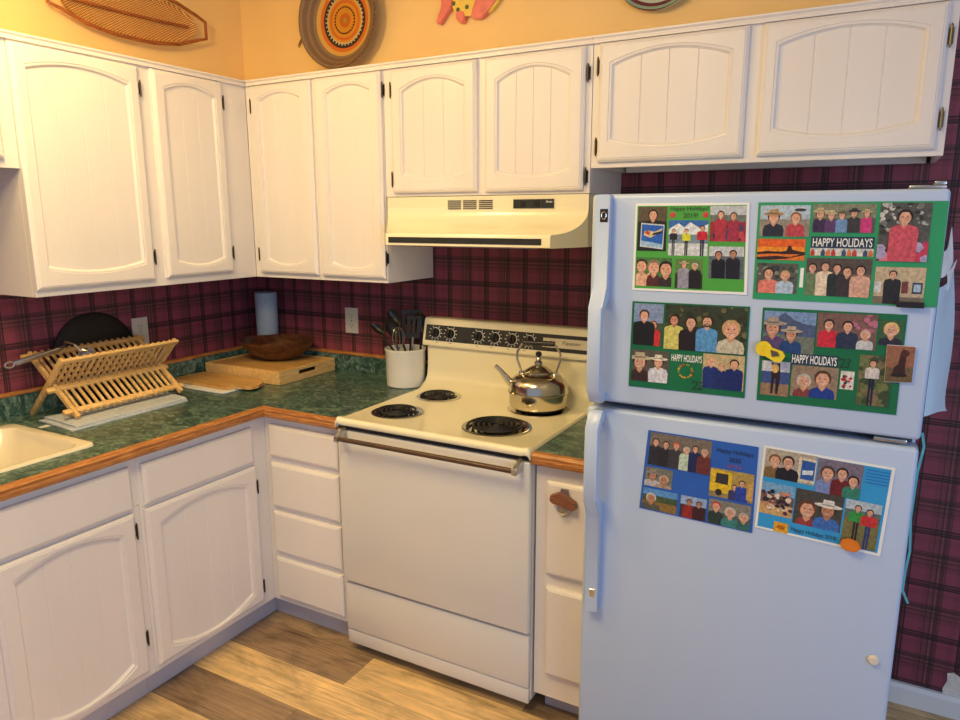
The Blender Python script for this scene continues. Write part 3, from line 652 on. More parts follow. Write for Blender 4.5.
# ------------------------------------------------------------------ photo cards
def tri_col(bm, cl, pts, f, w, col):
    fc_ = bm.faces.new([bm.verts.new(f(a, b, w)) for a, b in pts])
    for l in fc_.loops: l[cl] = (*col, 1)
SKIN = [c3((222, 168, 140)), c3((206, 150, 122)), c3((190, 132, 104)), c3((232, 184, 160))]
def person(P, cx, hy, hr, shirt, hair=(40, 28, 22), hat=None, skin=0, bw=2.2, full=False, pants=(40, 44, 60), beard=False):
    """draw a little printed portrait; cx,hy head centre; units: photo fractions (x scaled by aspect ax)"""
    ax = P['ax']; q = lambda a, b: (cx+a*hr/ax, hy+b*hr)
    sk = SKIN[skin]; D = P['d']
    bot = -hy/hr-.1
    sh = -1.45
    if full:
        wl = bot
        D([q(-.8, -5), q(-.1, -5), q(-.15, wl), q(-.75, wl)], c3(pants)); D([q(.1, -5), q(.85, -5), q(.7, wl), q(.15, wl)], c3(pants)); low = -5
    else: low = bot
    D([q(-bw, sh-.9), q(-bw*.85, sh-.15), q(-.6, sh+.25), q(.6, sh+.25), q(bw*.85, sh-.15), q(bw, sh-.9), q(bw*.95, low), q(-bw*.95, low)], c3(shirt))
    dk = tuple(x*.6 for x in c3(shirt))
    D([q(-bw*.55, low), q(-bw*.62, sh-1.1), q(-bw*.55, low*.5+sh*.5)], dk); D([q(bw*.55, low), q(bw*.62, sh-1.1), q(bw*.55, low*.5+sh*.5)], dk)
    D([q(-.4, -.6), q(.4, -.6), q(.45, sh+.15), q(0, sh-.35), q(-.45, sh+.15)], tuple(x*.85 for x in sk))
    D(ell(*q(0, .12), 1.12*hr/ax, 1.15*hr, 18), c3(hair))
    D(ell(*q(0, -.12), .86*hr/ax, 1.02*hr, 18), sk)
    D([q(-.86, .1), q(-.5, .78), q(.45, .8), q(.86, .1), q(.95, .7), q(.4, 1.2), q(-.4, 1.2), q(-.95, .7)], c3(hair))
    dk2 = (.05, .03, .03)
    D(ell(*q(-.34, .02), .13*hr/ax, .09*hr, 8), dk2); D(ell(*q(.34, .02), .13*hr/ax, .09*hr, 8), dk2)
    D([q(-.10, -.35), q(.12, -.35), q(.03, .0)], tuple(x*.78 for x in sk))
    if beard: D(ell(*q(0, -.72), .6*hr/ax, .38*hr, 12), c3(hair))
    D(ell(*q(0, -.60), .34*hr/ax, .14*hr, 10), (.75, .60, .55)); D(ell(*q(0, -.52), .36*hr/ax, .05*hr, 8), (.30, .06, .06))
    if hat:
        D(ell(*q(0, .62), 1.9*hr/ax, .34*hr, 18), c3(hat)); D([q(-.85, .6), q(.85, .6), q(.7, 1.5), q(-.7, 1.5)], c3(hat)); D([q(-.87, .62), q(.87, .62), q(.82, .82), q(-.82, .82)], tuple(x*.4 for x in c3(hat)))
def cap(P, cx, hy, hr, col):
    ax = P['ax']; P['d'](ell(cx, hy+.25*hr, 1.15*hr/ax, 1.0*hr, 12, 0, PI), c3(col)); P['d'](ell(cx-.3*hr/ax, hy+.3*hr, 1.3*hr/ax, .16*hr, 12), c3(col))
def clump(P, x0, x1, y0, y1, n, cols, seed, r=.05):
    g = random.Random(seed); ax = P['ax']
    for _ in range(n):
        rr = r*(.5+g.random()); P['d'](ell(x0+(x1-x0)*g.random(), y0+(y1-y0)*g.random(), rr/ax, rr*(.6+.5*g.random()), 7), c3(g.choice(cols)))
class Card:
    def __init__(s, name, corners, sheet, label, origin_z, border=None, group=None):
        s.c = [Vector(c) for c in corners]     # TL TR BR BL (x,z)
        s.y = FY-.0008; cz = sum(c[1] for c in corners)/4; cx = sum(c[0] for c in corners)/4
        s.t = thing(name, label, 'photo card', (cx, s.y, cz), group)
        bm = new(); n = 10
        for (w0, w1, e) in ((0, .0011, 0),):
            prism(bm, [(0, 0), (1, 0), (1, 1), (0, 1)], lambda a, b: s.f(a, b, w0), lambda a, b: s.f(a, b, w1))
        s.sheet = obj('sheet', bm, border or sheet, s.t)
        if border:
            bm = new(); prism(bm, [(.02, .025), (.975, .03), (.975, .975), (.02, .97)], lambda a, b: s.f(a, b, .0011), lambda a, b: s.f(a, b, .0014)); obj('printed_area', bm, sheet, s.t)
        s.w = .0018
    def f(s, a, b, w=0):
        p = s.c[3].lerp(s.c[2], a).lerp(s.c[0].lerp(s.c[1], a), b); return Vector((p.x, s.y-w, p.y))
    def photo(s, x0, x1, t0, t1, draw, label=None, slant=0):
        """x0..x1, t0..t1 from the top, card fractions"""
        bm = new(); cl = bm.loops.layers.float_color.new('Col'); k = [0]
        W_ = (s.c[1]-s.c[0]).length*(x1-x0); H_ = (s.c[0]-s.c[3]).length*(t1-t0)
        def F(a, b, w): 
            a = min(1, max(0, a)); b = min(1, max(0, b)); return s.f(x0+(x1-x0)*a, 1-t1+(t1-t0)*b, w)
        def D(pts, col):
            # clip polygon to photo by clamping; drop degenerate
            P2 = []
            poly = pts
            for edge in range(4):
                out = []
                for i in range(len(poly)):
                    A, B = poly[i-1], poly[i]
                    ins = lambda p: (p[0] >= 0, p[0] <= 1, p[1] >= 0, p[1] <= 1)[edge]
                    def isec():
                        if edge < 2: c = float(edge); tt = (c-A[0])/(B[0]-A[0]); return (c, A[1]+tt*(B[1]-A[1]))
                        c = float(edge-2); tt = (c-A[1])/(B[1]-A[1]); return (A[0]+tt*(B[0]-A[0]), c)
                    if ins(B):
                        if not ins(A): out.append(isec())
                        out.append(B)
                    elif ins(A): out.append(isec())
                poly = out
                if len(poly) < 3: return
            k[0] += 1
            tri_col(bm, cl, poly, F, s.w+k[0]*.000022, col)
        P = {'d': D, 'ax': W_/H_}
        draw(P)
        f0 = obj('photo', bm, M['print'], s.t, recalc=False, label=label)
        return f0
    def text(s, st, x0, x1, t0, t1, mt, shear=0, thick=0):
        return obj('lettering', text_bm(st, s.f, x0, x1, 1-t1, 1-t0, .0024, shear, thick), mt, s.t, recalc=False)
def bg(*bands):
    """bands: (from, to, rgb) bottom-up"""
    def g(P):
        for a, b, c in bands: P['d']([(0, a), (1, a), (1, b), (0, b)], c3(c))
    return g
def pic(bands, people=(), extra=None):
    def g(P):
        bg(*bands)(P)
        if extra: extra(P)
        for p in people: person(P, **p)
    return g
def pp(cx, hy, hr, shirt, **k): return dict(cx=cx, hy=hy, hr=hr, shirt=shirt, **k)
INK = mat('dark_print_ink', (.02, .03, .03), .5); WINK = mat('white_print_ink', (.85, .87, .85), .5); NAVY = mat('navy_print', (.012, .035, .075), .5); RINK = mat('red_print_ink', (.5, .05, .06), .5)
g_b = mat('bright_green_card', c3((72, 158, 62)), .45); g_m = mat('mid_green_card', c3((40, 150, 100)), .45); g_d = mat('dark_green_card', c3((8, 104, 66)), .45)
b_d = mat('royal_blue_card', c3((36, 92, 182)), .45); b_l = mat('sky_blue_card', c3((44, 150, 212)), .45); wpap = mat('white_card_paper', (.80, .82, .82), .5)

C = Card('photo_card', [(2.080, 1.649), (2.345, 1.648), (2.353, 1.438), (2.080, 1.437)], g_b, 'bright green collage card with white border, top left on the freezer door, titled 2019', 1.4, wpap, 'photo cards on the fridge')
def e_man(P):
    P['d']([(.10, .10), (.90, .04), (.93, .60), (.12, .64)], c3((205, 215, 225)))
    P['d']([(.13, .13), (.87, .07), (.90, .57), (.15, .61)], c3((36, 96, 190))); P['d']([(.13, .13), (.87, .07), (.87, .16), (.13, .24)], c3((150, 190, 225)))
    P['d']([(.22, .36), (.45, .30), (.82, .44), (.86, .52), (.6, .44), (.40, .46), (.25, .46)], c3((216, 196, 150))); P['d']([(.26, .40), (.4, .36), (.44, .44), (.3, .46)], c3((190, 60, 40))); P['d']([(.5, .36), (.84, .40), (.86, .46), (.55, .41)], c3((30, 40, 60)))
def d_man(P):
    bg((0, .4, (46, 40, 34)), (.4, 1, (92, 80, 64)))(P); person(P, .52, .82, .10, (26, 26, 28), bw=4); e_man(P)
C.photo(.03, .295, .04, .54, d_man, 'photo of a man holding up a picture of a plane')
C.photo(.315, .66, .19, .585, pic([(0, .35, (210, 218, 226)), (.35, .62, (120, 140, 160)), (.62, 1, (50, 104, 180))], [pp(.13, .70, .05, (30, 34, 44), full=True), pp(.46, .70, .055, (210, 214, 50), full=True, pants=(30, 30, 36)), pp(.86, .78, .065, (196, 30, 54), full=True, pants=(40, 40, 70))], lambda P: (P['d']([(.0, .75), (.25, .92), (.4, .8), (.55, .95), (.8, .78), (1, .9), (1, .6), (0, .6)], c3((220, 228, 236))))), 'photo of three skiers in dark, yellow and red')
C.photo(.675, .975, .035, .42, pic([(0, .55, (150, 40, 60)), (.55, .75, (110, 120, 116)), (.75, 1, (190, 196, 206))], [pp(.30, .76, .085, (176, 50, 66), bw=1.8), pp(.66, .72, .085, (160, 46, 74), bw=1.9)], lambda P: clump(P, 0, 1, .05, .4, 12, [(60, 70, 110), (200, 70, 80), (40, 40, 50)], 4, .08)), 'photo of two people in red jackets')
C.photo(.675, .965, .475, .83, pic([(0, .7, (96, 104, 120)), (.7, 1, (196, 202, 212))], [pp(.28, .74, .10, (16, 18, 34), skin=2, bw=2.1), pp(.70, .78, .10, (22, 24, 44), skin=2, bw=2.1)]), 'photo of two people in black coats')
C.photo(.03, .355, .615, .945, pic([(0, 1, (70, 120, 66))], [pp(.15, .70, .20, (226, 176, 150), hair=(60, 50, 44), bw=1.2), pp(.50, .66, .21, (86, 40, 40), hat=None, hair=(140, 120, 100), bw=1.2), pp(.84, .62, .22, (50, 40, 44), hair=(30, 20, 18), bw=1.2)], lambda P: (P['d']([(0, 0), (.35, .1), (.4, .5), (.2, .3)], c3((226, 176, 150))))), 'photo of three faces close together')
C.photo(.385, .625, .62, .955, pic([(0, .5, (54, 48, 36)), (.5, 1, (96, 130, 70))], [pp(.32, .80, .09, (150, 150, 170), hat=(190, 170, 140)), pp(.72, .76, .09, (26, 26, 28), hair=(220, 214, 200), pants=(200, 150, 120))]), 'photo of two people sitting outdoors')
C.text('Happy Holidays!', .325, .66, .035, .095, INK); C.text('2019!', .44, .57, .11, .165, INK)
for x in (.345, .635):
    bm = new(); lathe(bm, [(0, .0005), (.0045, .0005), (.007, 0)], C.f(x, .87, .002), 16, ((1, 0, 0), (0, 0, 1), (0, -1, 0))); obj('flower_print', bm, RINK, C.t)

C = Card('photo_card', [(2.364, 1.648), (2.727, 1.647), (2.728, 1.430), (2.366, 1.430)], g_m, 'wide green collage card at the top right of the freezer door with sunset photo', 1.4, None, 'photo cards on the fridge')
C.photo(.015, .30, .03, .345, pic([(0, .55, (150, 140, 130)), (.55, 1, (176, 196, 214))], [pp(.28, .62, .17, (40, 44, 60), hat=(176, 140, 96), bw=1.9), pp(.72, .60, .15, (190, 70, 80), hair=(150, 100, 60), bw=1.9)], lambda P: (P['d'](ell(.8, .85, .12, .05, 10), c3((50, 50, 60))))), 'photo of a couple, one in a broad straw hat')
C.photo(.315, .65, .02, .30, pic([(0, .5, (90, 100, 80)), (.5, 1, (130, 134, 110))], [pp(.12, .66, .14, (60, 40, 80), hat=(196, 180, 140), bw=1.6), pp(.30, .60, .12, (90, 60, 110), hat=(206, 190, 150), bw=1.6), pp(.47, .62, .11, (110, 150, 200), hat=(120, 110, 90), bw=1.7), pp(.66, .68, .11, (60, 56, 60), hat=(50, 50, 56), bw=1.7), pp(.86, .66, .10, (206, 60, 130), hat=(200, 176, 140), bw=1.8)]), 'photo of five people in sun hats')
C.photo(.67, .925, .015, .57, pic([(0, .3, (92, 70, 66)), (.3, 1, (84, 84, 80))], [pp(.50, .76, .105, (206, 84, 100), hair=(30, 24, 22), bw=2.1)], lambda P: (clump(P, 0, 1, .5, 1, 60, [(170, 170, 170), (50, 50, 46), (120, 120, 112), (200, 200, 196)], 9, .035), clump(P, 0, 1, 0, .25, 20, [(196, 60, 90), (170, 160, 200), (226, 120, 140)], 10, .1))), 'photo of a woman in a pink dress')
def sunset(P):
    bg((0, .3, (226, 120, 40)), (.3, .62, (240, 150, 40)), (.62, 1, (226, 100, 34)))(P)
    P['d']([(0, .12), (.4, .2), (.7, .15), (1, .35), (1, 0.25), (.6, .06), (.3, .0), (0, 0)], c3((60, 30, 26)))
    P['d']([(0, .35), (.2, .42), (.5, .40), (.62, .45), (.66, .70), (.72, .66), (.74, .5), (.9, .42), (1, .4), (1, .30), (.6, .28), (.3, .3), (0, .25)], c3((50, 24, 22)))
C.photo(.01, .285, .37, .585, sunset, 'photo of a horse against an orange sunset')
C.photo(.015, .255, .62, .93, pic([(0, 1, (90, 90, 84))], [pp(.30, .66, .16, (226, 130, 116), bw=2.0), pp(.70, .60, .14, (176, 200, 226), hair=(200, 160, 120), bw=2.0)], lambda P: clump(P, 0, 1, .5, 1, 24, [(60, 70, 60), (140, 140, 130), (50, 50, 60)], 12, .07)), 'photo of a couple by the water')
C.photo(.30, .655, .555, .935, pic([(0, 1, (120, 100, 80)), (.6, 1, (86, 76, 70))], [pp(.10, .74, .10, (106, 130, 96)), pp(.30, .78, .10, (232, 214, 190), hair=(60, 40, 30)), pp(.48, .74, .10, (40, 50, 50)), pp(.64, .66, .11, (60, 50, 56)), pp(.84, .70, .11, (216, 170, 150))]), 'group photo of five people')
C.photo(.675, .93, .625, .985, pic([(0, .2, (120, 110, 96)), (.2, 1, (196, 178, 148))], [pp(.36, .80, .09, (34, 34, 40), bw=2.3)], lambda P: (P['d']([(.55, .3), (.68, .3), (.68, .62), (.55, .62)], c3((120, 60, 60))), P['d']([(.76, .3), (.96, .3), (.96, .6), (.76, .6)], c3((40, 60, 90))), P['d']([(.79, .35), (.93, .35), (.93, .55), (.79, .55)], c3((170, 196, 220))), P['d']([(.0, .3), (.14, .3), (.14, .6), (.0, .6)], c3((210, 210, 214))))), 'photo of a man in a dark jacket in a gallery')
bm = new(); prism(bm, [(.315, .535), (.655, .535), (.655, .66), (.315, .66)], lambda a, b: C.f(a, b, .0012), lambda a, b: C.f(a, b, .0016)); obj('banner', bm, NAVY, C.t)
def houses(P):
    bg((0, 1, (200, 206, 208)))(P)
    for i in range(12):
        c = ((190, 60, 50), (230, 225, 215), (60, 80, 110), (220, 120, 60))[i % 4]; x = i/12
        P['d']([(x+.005, 0), (x+.075, 0), (x+.075, .5), (x+.04, .95), (x+.005, .5)], c3(c))
C.photo(.315, .655, .455, .53, houses, 'printed row of small coloured houses')
C.text('HAPPY HOLIDAYS', .325, .645, .355, .44, WINK, 0, .01)
bm = new(); prism(bm, [(.268, .14), (.288, .14), (.288, .34), (.268, .34)], lambda a, b: C.f(a, b, .0012), lambda a, b: C.f(a, b, .0016)); obj('note_strip', bm, wpap, C.t)

C = Card('photo_card', [(2.082, 1.409), (2.362, 1.411), (2.364, 1.192), (2.080, 1.190)], g_d, 'dark green collage card with wreath, lower left on the freezer door', 1.4, None, 'photo cards on the fridge')
C.photo(.02, .285, .02, .50, pic([(0, .55, (70, 80, 60)), (.55, 1, (130, 150, 190))], [pp(.68, .50, .085, (206, 50, 50), hair=(120, 80, 50), bw=2.0), pp(.36, .72, .11, (22, 22, 26), hair=(60, 30, 20), bw=2.4)], lambda P: P['d']([(0, .1), (.2, .5), (.5, .1)], c3((150, 30, 40)))), 'photo of a graduate in a black gown')
C.photo(.30, .985, .015, .52, pic([(0, .5, (60, 70, 44)), (.5, 1, (50, 60, 40))], [pp(.12, .66, .10, (206, 200, 110), skin=2), pp(.33, .62, .115, (30, 20, 26), hair=(46, 30, 24), bw=2.2), pp(.53, .66, .11, (86, 150, 206), hair=(60, 40, 30), beard=True, bw=2.1), pp(.82, .52, .17, (196, 190, 170), hair=(196, 160, 110), bw=1.7)], lambda P: clump(P, 0, 1, .3, 1, 50, [(80, 90, 50), (36, 46, 30), (110, 110, 70), (60, 50, 36)], 21, .06)), 'photo of four smiling people, one close to the lens')
C.photo(.02, .355, .555, .925, pic([(0, 1, (90, 84, 76))], [pp(.22, .62, .20, (60, 40, 40), hat=(196, 180, 150), bw=1.4), pp(.72, .66, .15, (216, 218, 230), hat=(226, 220, 200), bw=2.0)]), 'photo of two people in pale hats')
C.photo(.645, .985, .54, .93, pic([(0, 1, (196, 176, 130))], [pp(.20, .78, .11, (26, 50, 120), hair=(200, 170, 130), bw=2.0), pp(.46, .66, .09, (24, 44, 110), hair=(180, 160, 130), bw=2.0), pp(.76, .76, .11, (22, 40, 110), bw=2.2)]), 'photo of three people in blue shirts')
C.text('HAPPY HOLIDAYS', .375, .635, .575, .655, WINK, 0, .01)
def ring_bits(C, cx, cz, R, n, name):
    bm = new(); cl = bm.loops.layers.float_color.new('Col'); g = random.Random(5)
    for k in range(n):
        th = 2*PI*k/n; p = C.f(cx, cz, .0018+k*.00001); q = p+Vector((math.cos(th)*R, 0, math.sin(th)*R)); r = .0022+.0012*g.random()
        f_ = bm.faces.new([bm.verts.new(q+Vector((math.cos(a)*r, 0, math.sin(a)*r))) for a in [PI/3*j for j in range(6)]])
        c = g.choice([(200, 90, 50), (120, 150, 60), (210, 170, 60), (60, 90, 50)])
        for l in f_.loops: l[cl] = (*c3(c), 1)
    obj(name, bm, M['print'], C.t, recalc=False)
ring_bits(C, .50, .24, .0165, 34, 'wreath_print')
C.text("'22", .56, .66, .86, .96, INK, .3)

C = Card('photo_card', [(2.390, 1.411), (2.678, 1.412), (2.678, 1.192), (2.391, 1.191)], g_d, 'dark green collage card under a yellow clip, lower right on the freezer door', 1.4, None, 'photo cards on the fridge')
C.photo(.015, .395, .03, .46, pic([(0, .5, (110, 120, 110)), (.5, 1, (120, 150, 196))], [pp(.18, .60, .17, (90, 70, 120), hat=(160, 150, 140), skin=1, bw=1.9), pp(.55, .46, .13, (30, 70, 130), hat=(186, 170, 150), skin=1, bw=1.9)], lambda P: P['d']([(0, .45), (0, .75), (.2, .8), (.4, .98), (.6, .8), (.8, .72), (1, .7), (1, .4)], c3((76, 92, 130)))), 'photo of two hikers below a mountain')
C.photo(.405, .815, .02, .37, pic([(0, 1, (120, 90, 84))], [pp(.20, .66, .13, (206, 40, 60), bw=2.0), pp(.52, .64, .13, (40, 50, 80), hair=(24, 22, 24), bw=2.2), pp(.82, .42, .12, (200, 204, 210), hair=(196, 180, 160), bw=1.8)], lambda P: clump(P, .5, 1, .5, 1, 20, [(190, 110, 140), (130, 90, 80)], 6, .08)), 'photo of three people, one in a red jacket')
C.photo(.83, .985, .06, .31, pic([(0, 1, (60, 96, 60))], [pp(.5, .62, .24, (40, 40, 60), hair=(226, 190, 120), bw=1.8)]), 'photo of a fair-haired boy')
def legs(P):
    bg((0, .35, (150, 120, 96)), (.35, .7, (60, 80, 140)), (.7, 1, (206, 210, 220)))(P)
    P['d']([(.35, .95), (.65, .95), (.68, .5), (.62, .05), (.54, .05), (.52, .5), (.47, .5), (.44, .05), (.36, .05), (.36, .5)], c3((40, 24, 24))); P['d'](ell(.48, .8, .14, .14, 10), c3((230, 190, 110)))
C.photo(.025, .235, .56, .93, legs, 'photo of a person standing in snow')
C.photo(.25, .585, .58, .91, pic([(0, 1, (150, 130, 110))], [pp(.28, .50, .19, (130, 60, 60), hair=(200, 196, 186), bw=1.6), pp(.68, .62, .22, (24, 60, 150), hair=(90, 60, 40), bw=1.7)]), 'photo of an older and a younger person')
C.photo(.60, .695, .60, .79, lambda P: (bg((0, 1, (216, 216, 210)))(P), clump(P, .2, .8, .1, .8, 12, [(190, 40, 50), (60, 60, 60)], 8, .09)), 'small white card with red drawings')
C.photo(.72, .94, .42, .93, pic([(0, 1, (90, 100, 60))], [pp(.42, .84, .06, (216, 210, 206), hair=(70, 40, 26), full=True, bw=2.1, pants=(24, 30, 56))], lambda P: clump(P, 0, 1, 0, 1, 60, [(110, 120, 70), (60, 76, 46), (130, 110, 80)], 14, .07)), 'photo of a woman standing in a meadow')
bm = new(); prism(bm, [(.235, .425), (.575, .425), (.575, .545), (.235, .545)], lambda a, b: C.f(a, b, .0012), lambda a, b: C.f(a, b, .0016)); obj('banner', bm, NAVY, C.t)
C.text('HAPPY HOLIDAYS', .245, .565, .47, .56, WINK, 0, .01); C.text("'23", .58, .66, .47, .57, INK, .3)

C = Card('photo_snapshot', [(2.646, 1.346), (2.700, 1.346), (2.700, 1.267), (2.648, 1.264)], wpap, 'small brown snapshot overlapping the right edge of a dark green card', 1.3)
C.y = FY-.0048; C.t.location.y = C.y; W[C.t.name].y = C.y
for ch in list(C.t.children): pass
C.photo(0.01, .99, .01, .99, lambda P: (bg((0, .4, (110, 90, 60)), (.4, 1, (150, 100, 76)))(P), P['d']([(.25, .15), (.75, .15), (.7, .4), (.72, .75), (.6, .95), (.5, .8), (.45, .5), (.3, .4)], c3((60, 26, 20))), P['d'](ell(.66, .8, .16, .10, 12), c3((80, 36, 26))), P['d'](ell(.5, .2, .3, .06, 12), c3((40, 24, 20)))), 'picture of a reddish-brown dog sitting')

C = Card('photo_card', [(2.137, 1.080), (2.404, 1.076), (2.404, .856), (2.122, .865)], b_d, 'royal blue collage card with a yellow van photo on the fridge door, left', 1.0, None, 'photo cards on the fridge')
C.photo(.03, .60, .015, .42, pic([(0, 1, (120, 110, 100)), (0, .2, (210, 214, 220))], [pp(.10, .72, .09, (44, 46, 56)), pp(.27, .68, .09, (40, 40, 50)), pp(.44, .70, .09, (60, 60, 66), hair=(200, 60, 50)), pp(.61, .62, .085, (190, 210, 190), hair=(200, 196, 190)), pp(.75, .70, .08, (26, 40, 90)), pp(.90, .64, .09, (110, 50, 50), hair=(190, 170, 150))]), 'photo of six people in winter coats')
C.photo(.02, .275, .45, .69, pic([(0, 1, (120, 120, 110))], [pp(.28, .60, .2, (190, 190, 190), hat=(150, 140, 130), skin=2), pp(.70, .45, .2, (170, 150, 130), hair=(200, 180, 160), skin=2)]), 'photo of two older people')
def van(P):
    bg((0, .3, (150, 130, 90)), (.3, 1, (176, 150, 80)))(P); P['d']([(0, .2), (.5, .16), (.5, .9), (0, .95)], c3((226, 190, 40))); P['d']([(.12, .5), (.42, .48), (.42, .85), (.14, .85)], c3((50, 50, 56))); P['d'](ell(.22, .18, .08, .12, 12), c3((40, 40, 44)))
    person(P, .57, .45, .08, (60, 60, 110)); person(P, .74, .62, .09, (40, 70, 170)); P['d']([(.85, .1), (1, .1), (1, .7), (.85, .7)], c3((200, 160, 90)))
C.photo(.61, .985, .32, .66, van, 'photo of a yellow van with people beside it')
C.photo(.02, .34, .72, .985, pic([(0, .4, (140, 110, 60)), (.4, .7, (70, 90, 60)), (.7, 1, (90, 150, 210))], [pp(.25, .55, .2, (90, 90, 80), hair=(210, 210, 206), skin=2)]), 'landscape photo with a person in a white cap')
C.photo(.37, .60, .72, .99, pic([(0, .6, (60, 50, 56)), (.6, 1, (150, 176, 214))], [pp(.34, .74, .11, (150, 44, 44), skin=2, bw=2.3), pp(.72, .72, .11, (60, 30, 40), skin=2, bw=2.3)], None), 'photo of two people holding a sign')
C.photo(.62, .98, .69, .99, pic([(0, .5, (90, 100, 90)), (.5, 1, (130, 130, 120))], [pp(.18, .72, .15, (40, 60, 60), hair=(196, 50, 60), bw=1.8), pp(.52, .58, .18, (60, 130, 130), hair=(190, 190, 186), bw=1.7), pp(.84, .50, .16, (50, 110, 110), hair=(186, 180, 176), bw=1.5)]), 'photo of three people in woolly hats')
C.text('Happy Holidays', .645, .965, .075, .14, INK); C.text('2020', .76, .86, .165, .22, INK); C.text('(!!!)', .75, .87, .25, .29, RINK)

C = Card('photo_card', [(2.416, 1.082), (2.689, 1.072), (2.679, .860), (2.409, .873)], b_l, 'sky blue collage card with white border on the fridge door, right', 1.0, wpap, 'photo cards on the fridge')
C.photo(.02, .43, .02, .36, pic([(0, 1, (176, 166, 150))], [pp(.20, .62, .17, (130, 100, 60), hair=(120, 80, 50), bw=1.8), pp(.46, .64, .17, (24, 26, 40), bw=2.1)], lambda P: (P['d']([(.66, .05), (1, .05), (1, .85), (.66, .9)], c3((216, 206, 180))), P['d']([(.72, .15), (.98, .15), (.98, .78), (.72, .8)], c3((40, 90, 170))), P['d']([(.75, .3), (.95, .35), (.95, .5), (.75, .45)], c3((210, 220, 230))))), 'photo of two people beside a framed aeroplane picture')
C.photo(.44, .78, .03, .42, pic([(0, 1, (120, 110, 130))], [pp(.24, .60, .17, (120, 140, 196), hair=(70, 60, 56), bw=1.7), pp(.56, .66, .14, (110, 30, 40), bw=1.9), pp(.82, .50, .13, (50, 130, 110), bw=1.9)]), 'photo of three people, one in sunglasses')
C.photo(.02, .29, .42, .80, pic([(0, .35, (206, 166, 110)), (.35, .65, (120, 90, 80)), (.65, 1, (120, 170, 210))], [], lambda P: clump(P, .05, .95, .1, .75, 46, [(30, 26, 34), (200, 140, 110), (90, 40, 80), (230, 210, 190), (40, 40, 60)], 31, .06)), 'photo of a crowd of people sitting on sand')
C.photo(.30, .675, .42, .84, pic([(0, 1, (70, 70, 66))], [pp(.28, .46, .20, (150, 60, 60), hair=(110, 60, 40), bw=1.4), pp(.70, .56, .18, (60, 110, 190), hat=(226, 224, 216), skin=2, bw=1.8)]), 'photo of a smiling woman and a man in a white hat')
C.photo(.69, .955, .43, .96, pic([(0, .6, (120, 116, 70)), (.6, .8, (90, 110, 110)), (.8, 1, (180, 196, 210))], [pp(.36, .84, .06, (50, 150, 70), full=True, bw=2.6, pants=(30, 30, 40)), pp(.70, .80, .06, (206, 50, 54), full=True, bw=2.6, pants=(40, 60, 120))]), 'photo of two walkers in green and red jackets')
C.photo(.155, .275, .87, .99, lambda P: (bg((0, 1, (226, 170, 40)))(P), P['d'](ell(.5, .5, .3, .25, 14), c3((190, 110, 30)))), 'small yellow square print')
C.text('Happy Holidays 2018!', .30, .66, .89, .955, INK)
for i in range(5):
    bm = new(); prism(bm, [(.80, .93-i*.035), (.97, .93-i*.035), (.97, .938-i*.035), (.80, .938-i*.035)], lambda a, b: C.f(a, b, .0018), lambda a, b: C.f(a, b, .0022)); obj('text_line', bm, b_d, C.t)

# clips and magnets
YF = FY-.0062
t = thing('magnetic_clip', 'bright yellow plastic magnetic clip holding a dark green card on the freezer', 'magnet clip', (2.41, YF, 1.31))
bm = new(); prism(bm, ell(2.400, 1.317, .017, .017, 22), lambda a, b: (a, YF, b), lambda a, b: (a, YF-.010, b)); prism(bm, [(2.405, 1.326), (2.442, 1.315), (2.448, 1.305), (2.440, 1.291), (2.428, 1.290), (2.404, 1.303)], lambda a, b: (a, YF-.0102, b), lambda a, b: (a, YF-.020, b)); obj('clip_body', bm, mat('yellow_plastic', (.80, .62, .02), .35), t)
bm = new(); prism(bm, [(2.416, 1.318), (2.432, 1.314), (2.436, 1.306), (2.420, 1.302)], lambda a, b: (a, YF-.0202, b), lambda a, b: (a, YF-.022, b)); obj('clip_spring', bm, M['brass'], t)
bm = new(); prism(bm, [(2.598, .886), (2.614, .893), (2.632, .888), (2.640, .874), (2.628, .862), (2.606, .864), (2.596, .875)], lambda a, b: (a, YF, b), lambda a, b: (a, YF-.009, b)); bmesh.ops.bevel(bm, geom=bm.edges[:], offset=.002, segments=2, affect='EDGES')
tag(obj('magnet', bm, mat('orange_plastic', (.72, .20, .02), .3), origin=(2.62, YF, .875)), 'orange faceted magnet at the bottom edge of the sky blue card', 'magnet')
bm = new(); box(bm, (2.655, YF-.008, 1.428), (2.706, YF, 1.440), .0015)
tag(obj('magnet', bm, M['black'], origin=(2.68, YF, 1.434)), 'black bar magnet at the bottom edge of the wide green card', 'magnet')
bm = new(); lathe(bm, [(0, .008), (.009, .007), (.0125, .003), (.013, 0)], (2.69, FY-.0012, .602), 24, ((1, 0, 0), (0, 0, 1), (0, -1, 0)))
tag(obj('magnet', bm, M['cream'], origin=(2.69, FY-.0012, .602), smooth=True), 'small round cream button magnet low on the fridge door', 'magnet')

# sheets hanging on the right side of the fridge
def side_sheet(name, label, cat, z0_, z1_, d0, d1, flare, mt, seed, wav=.004):
    bm = new(); nu, nv = 8, 16; g = random.Random(seed); G = []
    for j in range(nv+1):
        v = j/nv; z = z1_+(z0_-z1_)*v; row = []
        for i in range(nu+1):
            u = i/nu; y = d0+(d1-d0)*u; x = FX1+.0015+flare(v)*u**.8+wav*(1+math.sin(9*v+3*u+seed))*u; z += .012*u*math.sin(5*v+seed)
            row.append(bm.verts.new((x, y, z)))
        G.append(row)
    for j in range(nv):
        for i in range(nu): bm.faces.new((G[j][i], G[j][i+1], G[j+1][i+1], G[j+1][i]))
    ex = bmesh.ops.extrude_face_region(bm, geom=bm.faces[:])
    for v in [e for e in ex['geom'] if isinstance(e, bmesh.types.BMVert)]: v.co.x += .0008
    o = obj(name, bm, mt, origin=(FX1, (d0+d1)/2, z0_), smooth=True); tag(o, label, cat); return o
